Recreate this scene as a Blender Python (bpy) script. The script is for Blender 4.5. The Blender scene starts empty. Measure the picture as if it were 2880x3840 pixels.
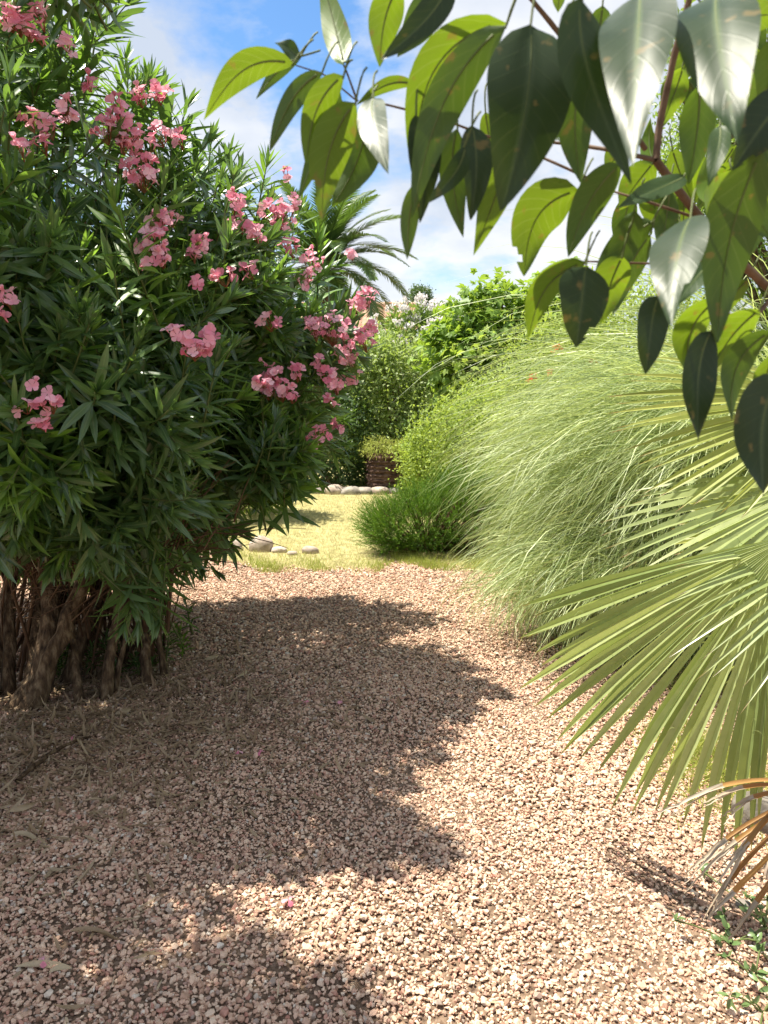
import bpy, math
import numpy as np
from mathutils import Vector
rng = np.random.default_rng(7)
R = math.radians
SC = bpy.context.scene

# ------------------------------------------------------------------ camera
PITCH = R(8.75)
FPX = 26.0/34.6*3840
cam_d = bpy.data.cameras.new("camera"); cam = bpy.data.objects.new("camera", cam_d)
SC.collection.objects.link(cam); SC.camera = cam
cam.location = (0, 0, 1.5); cam.rotation_euler = (R(90)-PITCH, 0, 0)
cam_d.sensor_fit = 'VERTICAL'; cam_d.sensor_height = 34.6; cam_d.sensor_width = 34.6; cam_d.lens = 26
cam_d.clip_start = 0.02; cam_d.clip_end = 4000
cam_d.dof.use_dof = True; cam_d.dof.focus_distance = 3.6; cam_d.dof.aperture_fstop = 13

# ------------------------------------------------------------------ light
SUN_EL, SUN_AZ = 68.0, -64.0          # azimuth from straight ahead (+Y), negative = left
sdir = np.array([math.sin(R(SUN_AZ))*math.cos(R(SUN_EL)), math.cos(R(SUN_AZ))*math.cos(R(SUN_EL)), math.sin(R(SUN_EL))])
sun_d = bpy.data.lights.new("sun", 'SUN'); sun = bpy.data.objects.new("sun", sun_d)
SC.collection.objects.link(sun)
sun_d.energy = 5.0; sun_d.angle = R(0.55); sun_d.color = (1.0, 0.94, 0.80)
sun.rotation_euler = Vector(sdir).to_track_quat('Z', 'Y').to_euler()

W = bpy.data.worlds.new("World"); SC.world = W; W.use_nodes = True
nt = W.node_tree; nt.nodes.clear()
def N(nt, t, **k):
    n = nt.nodes.new(t)
    for a, b in k.items(): setattr(n, a, b)
    return n
SKY = 0.08
out = N(nt, 'ShaderNodeOutputWorld'); bg = N(nt, 'ShaderNodeBackground'); sky = N(nt, 'ShaderNodeTexSky')
sky.sky_type = 'NISHITA'; sky.sun_disc = False; sky.sun_elevation = R(SUN_EL); sky.sun_rotation = R(SUN_AZ)
sky.air_density = 1.0; sky.dust_density = 0.6; sky.ozone_density = 1.6
bg.inputs[1].default_value = SKY
tc = N(nt, 'ShaderNodeTexCoord'); sep = N(nt, 'ShaderNodeSeparateXYZ')
nt.links.new(tc.outputs['Generated'], sep.inputs[0])
zz = N(nt, 'ShaderNodeMath', operation='MAXIMUM'); zz.inputs[1].default_value = 0.0; nt.links.new(sep.outputs[2], zz.inputs[0])
za = N(nt, 'ShaderNodeMath', operation='ADD'); za.inputs[1].default_value = 0.42; nt.links.new(zz.outputs[0], za.inputs[0])
dv = N(nt, 'ShaderNodeVectorMath', operation='DIVIDE'); cmb = N(nt, 'ShaderNodeCombineXYZ')
for i in range(3): nt.links.new(za.outputs[0], cmb.inputs[i])
nt.links.new(tc.outputs['Generated'], dv.inputs[0]); nt.links.new(cmb.outputs[0], dv.inputs[1])
mp = N(nt, 'ShaderNodeMapping'); mp.inputs['Location'].default_value = (4.4, 13.7, 1.1); mp.inputs['Scale'].default_value = (1.0, 1.0, 1.6)
nt.links.new(dv.outputs[0], mp.inputs[0])
n1 = N(nt, 'ShaderNodeTexNoise'); n1.inputs['Scale'].default_value = 2.6; n1.inputs['Detail'].default_value = 9; n1.inputs['Roughness'].default_value = 0.56; n1.inputs['Distortion'].default_value = 0.15
nt.links.new(mp.outputs[0], n1.inputs['Vector'])
cr = N(nt, 'ShaderNodeValToRGB'); cr.color_ramp.elements[0].position = 0.37; cr.color_ramp.elements[1].position = 0.50
nt.links.new(n1.outputs[0], cr.inputs[0])
n2 = N(nt, 'ShaderNodeTexNoise'); n2.inputs['Scale'].default_value = 3.4; n2.inputs['Detail'].default_value = 6
mp2 = N(nt, 'ShaderNodeMapping'); mp2.inputs['Location'].default_value = (9.1, 4.35, 0.7)
nt.links.new(dv.outputs[0], mp2.inputs[0]); nt.links.new(mp2.outputs[0], n2.inputs['Vector'])
cr2 = N(nt, 'ShaderNodeValToRGB'); cr2.color_ramp.elements[0].position = 0.38; cr2.color_ramp.elements[1].position = 0.62
CB = 0.62/SKY; CW = 0.98/SKY
cr2.color_ramp.elements[0].color = (0.30/SKY/10, 0.33/SKY/10, 0.38/SKY/10, 1); cr2.color_ramp.elements[1].color = (0.47/SKY/10, 0.47/SKY/10, 0.475/SKY/10, 1)
nt.links.new(n2.outputs[0], cr2.inputs[0])
x10 = N(nt, 'ShaderNodeVectorMath', operation='SCALE'); x10.inputs['Scale'].default_value = 10.0
nt.links.new(cr2.outputs[0], x10.inputs[0])
mx = N(nt, 'ShaderNodeMix', data_type='RGBA')
fm = N(nt, 'ShaderNodeMath', operation='MULTIPLY'); fm.inputs[1].default_value = 0.92
nt.links.new(cr.outputs[0], fm.inputs[0]); nt.links.new(fm.outputs[0], mx.inputs[0])
hs = N(nt, 'ShaderNodeHueSaturation'); hs.inputs['Saturation'].default_value = 1.25; hs.inputs['Value'].default_value = 1.08; nt.links.new(sky.outputs[0], hs.inputs['Color']); nt.links.new(hs.outputs[0], mx.inputs[6]); nt.links.new(x10.outputs[0], mx.inputs[7])
nt.links.new(mx.outputs[2], bg.inputs[0]); nt.links.new(bg.outputs[0], out.inputs[0])
SC.view_settings.view_transform = 'Standard'; SC.view_settings.look = 'None'
SC.view_settings.exposure = 1.22; SC.view_settings.gamma = 1.0
SC.cycles.max_bounces = 8; SC.cycles.transmission_bounces = 6; SC.cycles.diffuse_bounces = 4

# ------------------------------------------------------------------ where things stand
FW = np.array([0, math.cos(PITCH), -math.sin(PITCH)]); UP = np.array([0, math.sin(PITCH), math.cos(PITCH)]); RT = np.array([1., 0, 0])
CAM = np.array([0, 0, 1.5])
def ray(u, v): return RT*((u-1440)/FPX) + UP*(-(v-1920)/FPX) + FW
def pY(u, v, Y): d = ray(u, v); return CAM + d*(Y/d[1])
def pD(u, v, d): return CAM + ray(u, v)*d
def gp(u, v, z=0.0): d = ray(u, v); return CAM + d*((z-1.5)/d[2])
def unit(a): a = np.asarray(a, float); return a/np.maximum(np.linalg.norm(a, axis=-1, keepdims=True), 1e-9)
def rnd_dir(n): return unit(rng.normal(size=(n, 3)))

# ------------------------------------------------------------------ mesh building
class Geo:
    def __init__(s): s.v = []; s.a = []; s.f = []; s.m = []; s.n = 0
    def add(s, V, F, A=None, mat=0):
        V = np.asarray(V, float).reshape(-1, 3); F = np.asarray(F, np.int64)
        if A is None: A = np.zeros((len(V), 3))
        s.v.append(V); s.a.append(np.asarray(A, float).reshape(-1, 3)); s.f.append(F+s.n); s.m.append(np.full(len(F), mat)); s.n += len(V)
    def build(s, name, mats, parent=None, smooth=True):
        me = bpy.data.meshes.new(name)
        V = np.concatenate(s.v); A = np.concatenate(s.a)
        sizes = np.concatenate([np.full(len(f), f.shape[1]) for f in s.f]); loops = np.concatenate([f.ravel() for f in s.f]); m = np.concatenate(s.m)
        me.vertices.add(len(V)); me.vertices.foreach_set('co', V.astype(np.float32).ravel())
        me.loops.add(len(loops)); me.loops.foreach_set('vertex_index', loops.astype(np.int32))
        me.polygons.add(len(sizes)); st = np.concatenate([[0], np.cumsum(sizes)[:-1]])
        me.polygons.foreach_set('loop_start', st.astype(np.int32))
        if not isinstance(mats, (list, tuple)): mats = [mats]
        for x in mats: me.materials.append(x)
        me.polygons.foreach_set('material_index', m.astype(np.int32))
        me.polygons.foreach_set('use_smooth', np.full(len(sizes), smooth))
        at = me.attributes.new('lf', 'FLOAT_VECTOR', 'POINT'); at.data.foreach_set('vector', A.astype(np.float32).ravel())
        me.update(calc_edges=True); me.validate()
        o = bpy.data.objects.new(name, me); SC.collection.objects.link(o)
        if parent is not None: o.parent = parent; o.matrix_parent_inverse = parent.matrix_world.inverted()
        return o
def empty(name, loc, label, cat, group=None):
    o = bpy.data.objects.new(name, None); SC.collection.objects.link(o); o.location = tuple(loc); o.empty_display_size = .1
    o.matrix_world = __import__('mathutils').Matrix.Translation(Vector(tuple(loc)))
    o['label'] = label; o['category'] = cat
    if group: o['group'] = group
    return o
def tag(o, label=None, cat=None, group=None, kind=None):
    for k, x in (('label', label), ('category', cat), ('group', group), ('kind', kind)):
        if x: o[k] = x
    return o

def p_lance(t): return np.clip(np.sin(np.pi*np.clip(t, 0, 1)**0.85), 0, 1)**0.85*0.97+0.03*(1-t)
def p_oval(t): return np.clip(np.sin(np.pi*np.clip(t, 0, 1)**0.72), 0, 1)**0.7*0.97+0.03*(1-t)
def p_blade(t): return (np.minimum(1, 0.6+2.5*t)*np.clip(1-t, 0, 1)**0.55)*0.96+0.04
def p_petal(t): return 0.10+0.9*np.clip(t/0.72, 0, 1)**1.3*np.where(t > 0.72, np.sqrt(np.clip(1-((t-0.72)/0.30)**2, 0, 1)), 1)
def leaves(g, P, D, Nn, L, Wd, K=4, prof=p_lance, bend=0.3, fold=0.25, r=None, cols=3, mat=0, side=0.0, twist=0.0, bp=1.0):
    P = np.atleast_2d(P); n = len(P); D = unit(np.broadcast_to(D, (n, 3))); Nn = np.broadcast_to(Nn, (n, 3))
    S = unit(np.cross(D, Nn)+1e-6); Nn = np.cross(S, D)
    L = np.broadcast_to(L, n)[:, None, None]; Wd = np.broadcast_to(Wd, n)[:, None, None]
    bend = np.broadcast_to(bend, n)[:, None, None]; side = np.broadcast_to(side, n)[:, None, None]
    twist = np.broadcast_to(twist, n)[:, None, None]
    t = np.linspace(0, 1, K+1)[None, :, None]; tm = (t[:, 1:]+t[:, :-1])/2
    def tang(tt):
        a = bend*tt**bp; b = side*tt
        return np.cos(a)*(np.cos(b)*D[:, None]+np.sin(b)*S[:, None]) - np.sin(a)*Nn[:, None]
    step = tang(tm)*L/K
    pos = np.concatenate([np.zeros((n, 1, 3)), np.cumsum(step, 1)], 1)+P[:, None]
    T = unit(tang(t)); Nt = unit(Nn[:, None]*np.cos(bend*t**bp)+D[:, None]*np.sin(bend*t**bp)); St = unit(np.cross(T, Nt))
    tw = twist*t; St2 = St*np.cos(tw)+Nt*np.sin(tw); Nt2 = Nt*np.cos(tw)-St*np.sin(tw)
    w = Wd*prof(t)*0.5
    us = np.linspace(-1, 1, cols)
    V = np.stack([pos+St2*w*u+Nt2*abs(u)*w*fold for u in us], 2)       # n,K+1,cols,3
    if r is None: r = rng.random(n)
    A = np.zeros(V.shape); A[..., 0] = np.asarray(r)[:, None, None]; A[..., 1] = us[None, None]; A[..., 2] = t
    b = np.arange(n)[:, None, None]*((K+1)*cols)+np.arange(K)[None, :, None]*cols+np.arange(cols-1)[None, None]
    F = np.stack([b, b+1, b+cols+1, b+cols], -1).reshape(-1, 4)
    g.add(V, F, A, mat)
    return pos
def tube(g, pts, rad, sides=6, mat=0, r=0.5, bump=0.0):
    pts = np.asarray(pts, float); m = len(pts); rad = np.broadcast_to(rad, m)
    T = unit(np.gradient(pts, axis=0)); ref = np.array([0.31, 0.17, 0.93]) if abs(T[0][2]) < .8 else np.array([.9, .3, .1])
    X = unit(np.cross(T, ref)); Y = np.cross(T, X); a = np.linspace(0, 2*np.pi, sides, endpoint=False)
    rr = rad[:, None]*(1+bump*rng.normal(size=(m, sides)))
    V = pts[:, None]+rr[..., None]*(np.cos(a)[None, :, None]*X[:, None]+np.sin(a)[None, :, None]*Y[:, None])
    i = np.arange(m-1)[:, None]*sides; j = np.arange(sides)[None]; k = (j+1) % sides
    F = np.stack([i+j, i+k, i+sides+k, i+sides+j], -1).reshape(-1, 4)
    A = np.zeros((m*sides, 3)); A[:, 0] = r; A[:, 2] = np.repeat(np.linspace(0, 1, m), sides)
    g.add(V, F, A, mat)
def bez(a, b, c, n=8):
    t = np.linspace(0, 1, n)[:, None]; a, b, c = map(lambda q: np.asarray(q, float), (a, b, c))
    return (1-t)**2*a+2*t*(1-t)*b+t*t*c
def bez4(a, b, c, d, n=10):
    t = np.linspace(0, 1, n)[:, None]; a, b, c, d = map(lambda q: np.asarray(q, float), (a, b, c, d))
    return (1-t)**3*a+3*t*(1-t)**2*b+3*t*t*(1-t)*c+t**3*d
def ico(sub=2):
    import bmesh
    bm = bmesh.new(); bmesh.ops.create_icosphere(bm, subdivisions=sub, radius=1)
    V = np.array([v.co[:] for v in bm.verts]); F = np.array([[v.index for v in f.verts] for f in bm.faces]); bm.free(); return V, F
ICO1, ICO2, ICO3 = ico(1), ico(2), ico(3)
def vnoise(P, s, seed):
    q = np.random.default_rng(seed); o = 0
    for k in range(5):
        d = q.normal(size=3)*s*(1.5**k); o = o+np.sin(P@d+q.random()*6.28)/(1.3**k)
    return o/3
def stone_geo(g, c, size, rot=0., seed=0, sub=ICO3, rough=.16):
    V, F = sub; q = np.random.default_rng(seed)
    r = 1+rough*vnoise(V, 1.6, seed)+.05*vnoise(V, 5, seed+9)
    V = np.sign(V)*np.abs(V)**0.85*r[:, None]*np.asarray(size)
    ca, sa = math.cos(rot), math.sin(rot); V = V@np.array([[ca, sa, 0], [-sa, ca, 0], [0, 0, 1]])
    g.add(V+np.asarray(c), F, np.full((len(V), 3), q.random()))

# ------------------------------------------------------------------ materials
def new_mat(name):
    m = bpy.data.materials.new(name); m.use_nodes = True; m.node_tree.nodes.clear(); return m
def rgba(c): return (c[0], c[1], c[2], 1)
def leaf_mat(name, dark, light, trans, tf=0.4, rough=0.45, back=None, rib=None, spec=0.4, edge=None, veins=False, tip=None):
    m = new_mat(name); t = m.node_tree; L = t.links.new
    o = N(t, 'ShaderNodeOutputMaterial'); at = N(t, 'ShaderNodeAttribute', attribute_name='lf'); s = N(t, 'ShaderNodeSeparateXYZ'); L(at.outputs['Vector'], s.inputs[0])
    c = N(t, 'ShaderNodeMix', data_type='RGBA'); c.inputs[6].default_value = rgba(dark); c.inputs[7].default_value = rgba(light); L(s.outputs[0], c.inputs[0])
    col = c.outputs[2]
    geo = N(t, 'ShaderNodeNewGeometry'); nz = N(t, 'ShaderNodeTexNoise'); nz.inputs['Scale'].default_value = 35; L(geo.outputs['Position'], nz.inputs['Vector'])
    hv = N(t, 'ShaderNodeHueSaturation'); mr = N(t, 'ShaderNodeMapRange'); mr.inputs[3].default_value = .75; mr.inputs[4].default_value = 1.25
    L(nz.outputs[0], mr.inputs[0]); L(mr.outputs[0], hv.inputs['Value']); L(col, hv.inputs['Color']); col = hv.outputs[0]
    if rib is not None:
        ab = N(t, 'ShaderNodeMath', operation='ABSOLUTE'); L(s.outputs[1], ab.inputs[0])
        r2 = N(t, 'ShaderNodeMapRange'); r2.inputs[1].default_value = .03; r2.inputs[2].default_value = .14; r2.inputs[3].default_value = .7; r2.inputs[4].default_value = 0; L(ab.outputs[0], r2.inputs[0])
        c2 = N(t, 'ShaderNodeMix', data_type='RGBA'); L(r2.outputs[0], c2.inputs[0]); L(col, c2.inputs[6]); c2.inputs[7].default_value = rgba(rib); col = c2.outputs[2]
    if edge is not None:
        ab = N(t, 'ShaderNodeMath', operation='ABSOLUTE'); L(s.outputs[1], ab.inputs[0])
        r2 = N(t, 'ShaderNodeMapRange'); r2.inputs[1].default_value = .55; r2.inputs[2].default_value = .8; L(ab.outputs[0], r2.inputs[0])
        c2 = N(t, 'ShaderNodeMix', data_type='RGBA'); L(r2.outputs[0], c2.inputs[0]); L(col, c2.inputs[6]); c2.inputs[7].default_value = rgba(edge); col = c2.outputs[2]
    if tip is not None:
        m_ = N(t, 'ShaderNodeMath', operation='MULTIPLY_ADD'); m_.inputs[1].default_value = .10; L(nz.outputs[0], m_.inputs[0]); L(s.outputs[2], m_.inputs[2])
        r4 = N(t, 'ShaderNodeMapRange'); r4.inputs[1].default_value = .975; r4.inputs[2].default_value = 1.02; L(m_.outputs[0], r4.inputs[0])
        c5 = N(t, 'ShaderNodeMix', data_type='RGBA'); L(r4.outputs[0], c5.inputs[0]); L(col, c5.inputs[6]); c5.inputs[7].default_value = rgba(tip); col = c5.outputs[2]
    if back is not None:
        c3 = N(t, 'ShaderNodeMix', data_type='RGBA'); L(geo.outputs['Backfacing'], c3.inputs[0]); L(col, c3.inputs[6]); c3.inputs[7].default_value = rgba(back); col = c3.outputs[2]
    p = N(t, 'ShaderNodeBsdfPrincipled'); p.inputs['Roughness'].default_value = rough; p.inputs['Specular IOR Level'].default_value = spec; L(col, p.inputs['Base Color'])
    tr = N(t, 'ShaderNodeBsdfTranslucent'); tcx = N(t, 'ShaderNodeMix', data_type='RGBA'); tcx.inputs[6].default_value = rgba(tuple(x*.7 for x in trans)); tcx.inputs[7].default_value = rgba(trans); L(s.outputs[0], tcx.inputs[0]); L(tcx.outputs[2], tr.inputs[0])
    if veins:
        # side veins: thin lines slanting off the midrib
        ab = N(t, 'ShaderNodeMath', operation='ABSOLUTE'); L(s.outputs[1], ab.inputs[0])
        m1 = N(t, 'ShaderNodeMath', operation='MULTIPLY'); m1.inputs[1].default_value = 9.0; L(s.outputs[2], m1.inputs[0])
        m2 = N(t, 'ShaderNodeMath', operation='MULTIPLY'); m2.inputs[1].default_value = 1.7; L(ab.outputs[0], m2.inputs[0])
        sb = N(t, 'ShaderNodeMath', operation='SUBTRACT'); L(m1.outputs[0], sb.inputs[0]); L(m2.outputs[0], sb.inputs[1])
        fr = N(t, 'ShaderNodeMath', operation='PINGPONG'); fr.inputs[1].default_value = .5; L(sb.outputs[0], fr.inputs[0])
        mr3 = N(t, 'ShaderNodeMapRange'); mr3.inputs[1].default_value = 0; mr3.inputs[2].default_value = .07; mr3.inputs[3].default_value = .16; mr3.inputs[4].default_value = 0; L(fr.outputs[0], mr3.inputs[0])
        bp = N(t, 'ShaderNodeBump'); bp.inputs['Strength'].default_value = .2; bp.inputs['Distance'].default_value = .002; L(mr3.outputs[0], bp.inputs['Height']); L(bp.outputs[0], p.inputs['Normal'])
        vm = N(t, 'ShaderNodeMix', data_type='RGBA'); L(mr3.outputs[0], vm.inputs[0]); L(tcx.outputs[2], vm.inputs[6]); vm.inputs[7].default_value = (.75, .8, .25, 1); L(vm.outputs[2], tr.inputs[0])
    if veins:
        nb = N(t, 'ShaderNodeTexNoise'); nb.inputs['Scale'].default_value = 75; nb.inputs['Detail'].default_value = 5; L(geo.outputs['Position'], nb.inputs['Vector'])
        nm = N(t, 'ShaderNodeMapRange'); nm.inputs[1].default_value = .63; nm.inputs[2].default_value = .70; nm.inputs[3].default_value = 0; nm.inputs[4].default_value = .75; L(nb.outputs[0], nm.inputs[0])
        src = p.inputs['Base Color'].links[0].from_socket; bc = N(t, 'ShaderNodeMix', data_type='RGBA'); L(nm.outputs[0], bc.inputs[0]); L(src, bc.inputs[6]); bc.inputs[7].default_value = (.16, .12, .04, 1); L(bc.outputs[2], p.inputs['Base Color'])
        src = tr.inputs[0].links[0].from_socket; b2 = N(t, 'ShaderNodeMix', data_type='RGBA'); L(nm.outputs[0], b2.inputs[0]); L(src, b2.inputs[6]); b2.inputs[7].default_value = (.30, .22, .03, 1); L(b2.outputs[2], tr.inputs[0])
        n3 = N(t, 'ShaderNodeTexNoise'); n3.inputs['Scale'].default_value = 22; n3.inputs['Detail'].default_value = 4; L(geo.outputs['Position'], n3.inputs['Vector']); rr_ = N(t, 'ShaderNodeMapRange'); rr_.inputs[3].default_value = rough-.12; rr_.inputs[4].default_value = rough+.16; L(n3.outputs[0], rr_.inputs[0]); L(rr_.outputs[0], p.inputs['Roughness'])
    mx = N(t, 'ShaderNodeMixShader'); mx.inputs[0].default_value = tf; L(p.outputs[0], mx.inputs[1]); L(tr.outputs[0], mx.inputs[2]); L(mx.outputs[0], o.inputs[0])
    return m
def noise_mat(name, cols, scale=8, rough=.85, bump=.5, bscale=30, dist=.01, attr=False, detail=8, trans=None, stretch=(1, 1, 1)):
    m = new_mat(name); t = m.node_tree; L = t.links.new
    o = N(t, 'ShaderNodeOutputMaterial'); p = N(t, 'ShaderNodeBsdfPrincipled'); p.inputs['Roughness'].default_value = rough; p.inputs['Specular IOR Level'].default_value = .25
    geo = N(t, 'ShaderNodeTexCoord'); mpn = N(t, 'ShaderNodeMapping'); mpn.inputs['Scale'].default_value = stretch; L(geo.outputs['Object'], mpn.inputs[0])
    nz = N(t, 'ShaderNodeTexNoise'); nz.inputs['Scale'].default_value = scale; nz.inputs['Detail'].default_value = detail; L(mpn.outputs[0], nz.inputs['Vector'])
    cr = N(t, 'ShaderNodeValToRGB'); e = cr.color_ramp.elements
    while len(e) < len(cols): e.new(.5)
    for i, c in enumerate(cols): e[i].position = .3+.4*i/(len(cols)-1); e[i].color = rgba(c)
    L(nz.outputs[0], cr.inputs[0]); L(cr.outputs[0], p.inputs['Base Color'])
    nb = N(t, 'ShaderNodeTexNoise'); nb.inputs['Scale'].default_value = bscale; nb.inputs['Detail'].default_value = 6; L(mpn.outputs[0], nb.inputs['Vector'])
    b = N(t, 'ShaderNodeBump'); b.inputs['Strength'].default_value = bump; b.inputs['Distance'].default_value = dist; L(nb.outputs[0], b.inputs['Height']); L(b.outputs[0], p.inputs['Normal'])
    L(p.outputs[0], o.inputs[0]); return m
def pebble_mat(name):
    m = new_mat(name); t = m.node_tree; L = t.links.new
    o = N(t, 'ShaderNodeOutputMaterial'); p = N(t, 'ShaderNodeBsdfPrincipled'); p.inputs['Roughness'].default_value = .8; p.inputs['Specular IOR Level'].default_value = .3
    oi = N(t, 'ShaderNodeObjectInfo'); cr = N(t, 'ShaderNodeValToRGB'); e = cr.color_ramp.elements; cr.color_ramp.interpolation = 'LINEAR'
    C = [(0, (.26, .15, .10)), (.16, (.50, .31, .215)), (.36, (.66, .47, .34)), (.52, (.56, .36, .26)), (.70, (.70, .54, .40)), (.84, (.45, .22, .16)), (.92, (.34, .26, .21)), (.985, (.66, .56, .45)), (1, (.72, .65, .56))]
    while len(e) < len(C): e.new(.5)
    for i, (q, c) in enumerate(C): e[i].position = q; e[i].color = rgba(c)
    L(oi.outputs['Random'], cr.inputs[0])
    tcn = N(t, 'ShaderNodeTexCoord'); nz = N(t, 'ShaderNodeTexNoise'); nz.inputs['Scale'].default_value = 1.6; nz.inputs['Detail'].default_value = 6; L(tcn.outputs['Object'], nz.inputs['Vector'])
    mr = N(t, 'ShaderNodeMapRange'); mr.inputs[3].default_value = .6; mr.inputs[4].default_value = 1.4; L(nz.outputs[0], mr.inputs[0])
    hv = N(t, 'ShaderNodeHueSaturation'); L(mr.outputs[0], hv.inputs['Value']); L(cr.outputs[0], hv.inputs['Color']); L(hv.outputs[0], p.inputs['Base Color'])
    L(p.outputs[0], o.inputs[0]); return m

M = {}
M['ole'] = leaf_mat('oleander_leaf', (.032, .078, .026), (.11, .19, .065), (.26, .46, .06), .30, .26, back=(.10, .16, .07), rib=(.2, .26, .1), spec=.7)
M['ole_new'] = leaf_mat('oleander_young_leaf', (.07, .16, .02), (.12, .24, .03), (.35, .6, .06), .4, .4, back=(.13, .2, .06), rib=(.3, .36, .12), spec=.5)
M['bark'] = noise_mat('oleander_bark', [(.030, .018, .010), (.11, .068, .038), (.26, .185, .11)], 42, .95, 1.0, 90, .02, stretch=(1, 1, .30))
M['twig'] = noise_mat('twig_bark', [(.07, .035, .02), (.14, .08, .04)], 20, .8, .4, 90, .002)
M['gtwig'] = noise_mat('green_twig', [(.08, .11, .03), (.13, .15, .05)], 20, .6, .3, 90, .002)
M['pink'] = leaf_mat('pink_petal', (.82, .22, .34), (.97, .62, .70), (1., .52, .64), .42, .6, spec=.2)
M['pinkstem'] = noise_mat('flower_stalk', [(.22, .05, .03), (.16, .09, .03)], 20, .7, .3, 90, .002)
M['white'] = leaf_mat('white_petal', (.74, .68, .70), (.85, .82, .80), (.85, .80, .78), .3, .6, spec=.2)
M['bud'] = leaf_mat('cream_blossom', (.62, .58, .30), (.75, .70, .42), (.7, .65, .3), .3, .6, spec=.2)
M['red'] = leaf_mat('red_petal', (.6, .05, .03), (.75, .12, .05), (.8, .1, .05), .3, .6, spec=.2)
M['fg_old'] = leaf_mat('thick_glossy_leaf', (.016, .038, .014), (.030, .062, .022), (.16, .28, .012), .28, .42, back=(.06, .105, .022), rib=(.10, .15, .06), spec=.42, veins=True)
M['fg_new'] = leaf_mat('thin_glossy_leaf', (.030, .075, .012), (.055, .12, .015), (.27, .40, .014), .40, .36, back=(.09, .17, .022), rib=(.25, .3, .09), spec=.5, veins=True)
M['fg_shade'] = leaf_mat('shade_painted_leaf', (.014, .030, .009), (.026, .050, .014), (.09, .15, .01), .14, .42, back=(.05, .09, .022), rib=(.06, .09, .04), spec=.32, veins=True)  # green and translucency lowered to paint in the shade of leaves above
M['fg_bark'] = noise_mat('young_branch_bark', [(.09, .05, .03), (.18, .11, .07)], 60, .7, .5, 200, .001)
M['palm'] = leaf_mat('palm_leaflet', (.025, .055, .02), (.07, .13, .035), (.2, .34, .04), .25, .4, spec=.5)
M['fan'] = leaf_mat('fan_leaf', (.19, .25, .085), (.40, .45, .21), (.55, .66, .14), .32, .30, rib=(.30, .34, .13), spec=.5, tip=(.20, .12, .05))
M['fan_y'] = leaf_mat('yellowing_fan_leaf', (.21, .25, .05), (.33, .36, .09), (.6, .65, .1), .35, .45, rib=(.42, .42, .16), spec=.4, tip=(.25, .14, .05))
M['dead'] = leaf_mat('dead_fan_leaf', (.22, .11, .045), (.42, .24, .08), (.5, .26, .06), .3, .5, rib=(.5, .32, .12), spec=.3)
M['deadtip'] = leaf_mat('bleached_dead_leaf', (.34, .27, .19), (.55, .48, .38), (.5, .42, .3), .25, .6, spec=.3)
M['pampas'] = leaf_mat('arching_blade', (.13, .21, .05), (.70, .78, .44), (.56, .64, .2), .36, .42, spec=.45)
M['pampas_dry'] = leaf_mat('dry_blade', (.32, .27, .10), (.52, .46, .22), (.55, .45, .2), .3, .6, spec=.3)
M['reed'] = leaf_mat('reed_leaf', (.12, .22, .03), (.24, .36, .06), (.45, .6, .08), .4, .45, spec=.4)
M['fig'] = leaf_mat('fig_leaf', (.10, .20, .03), (.22, .34, .06), (.44, .62, .06), .40, .5, rib=(.22, .3, .1), spec=.35)
M['varieg'] = leaf_mat('pale_edged_leaf', (.11, .19, .045), (.25, .35, .08), (.46, .6, .1), .38, .5, edge=(.60, .64, .32), spec=.35)
M['yel'] = leaf_mat('yellow_green_leaf', (.15, .24, .035), (.34, .43, .09), (.52, .65, .09), .38, .5, spec=.35)
M['mid'] = leaf_mat('mid_green_leaf', (.09, .17, .035), (.20, .30, .06), (.38, .54, .07), .33, .45, spec=.4)
M['darkg'] = leaf_mat('dark_green_leaf', (.035, .075, .028), (.09, .15, .05), (.18, .3, .05), .3, .45, spec=.4)
M['conif'] = leaf_mat('juniper_needles', (.030, .085, .010), (.12, .23, .022), (.2, .36, .02), .20, .6, spec=.25)
M['succ'] = leaf_mat('fleshy_leaf', (.09, .15, .05), (.16, .24, .09), (.2, .3, .08), .15, .35, spec=.5)
M['grass'] = leaf_mat('dry_lawn_blade', (.38, .33, .16), (.70, .62, .38), (.62, .56, .28), .3, .7, spec=.2)
M['grass_g'] = leaf_mat('green_lawn_blade', (.22, .28, .05), (.40, .43, .10), (.5, .55, .12), .35, .6, spec=.25)
M['dryleaf'] = leaf_mat('fallen_leaf', (.26, .17, .10), (.52, .42, .28), (.4, .3, .15), .2, .6, spec=.3)
M['stone'] = noise_mat('field_stone', [(.15, .13, .115), (.27, .24, .21), (.40, .36, .31)], 9, .85, .6, 40, .006)
M['stone2'] = noise_mat('pinkish_stone', [(.26, .20, .16), (.42, .34, .28), (.55, .47, .39)], 9, .85, .6, 40, .006)
M['boulder'] = noise_mat('grey_boulder', [(.07, .06, .05), (.15, .13, .11), (.26, .23, .20)], 12, .9, .9, 45, .01)
M['peb'] = pebble_mat('crushed_stone')
M['soil'] = noise_mat('gravel_bed', [(.08, .05, .035), (.18, .12, .08), (.30, .21, .15)], 60, .95, .8, 160, .01)
M['lawn'] = noise_mat('dry_turf', [(.24, .21, .09), (.40, .36, .16), (.50, .46, .22)], 9, .95, .8, 120, .02)
M['ground'] = noise_mat('dry_earth', [(.16, .13, .07), (.24, .21, .10), (.30, .26, .14)], 2, .95, .6, 30, .03)
M['wall'] = noise_mat('salmon_render', [(.52, .33, .25), (.58, .38, .30)], 1.2, .9, .3, 40, .004)
M['trunkp'] = noise_mat('palm_trunk_fibre', [(.055, .030, .024), (.12, .07, .055), (.20, .13, .10)], 12, .95, .9, 40, .01, stretch=(1, 1, 3))
M['tile'] = noise_mat('clay_tile', [(.48, .25, .17), (.60, .36, .25), (.66, .46, .34)], 3, .8, .4, 30, .004)

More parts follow.
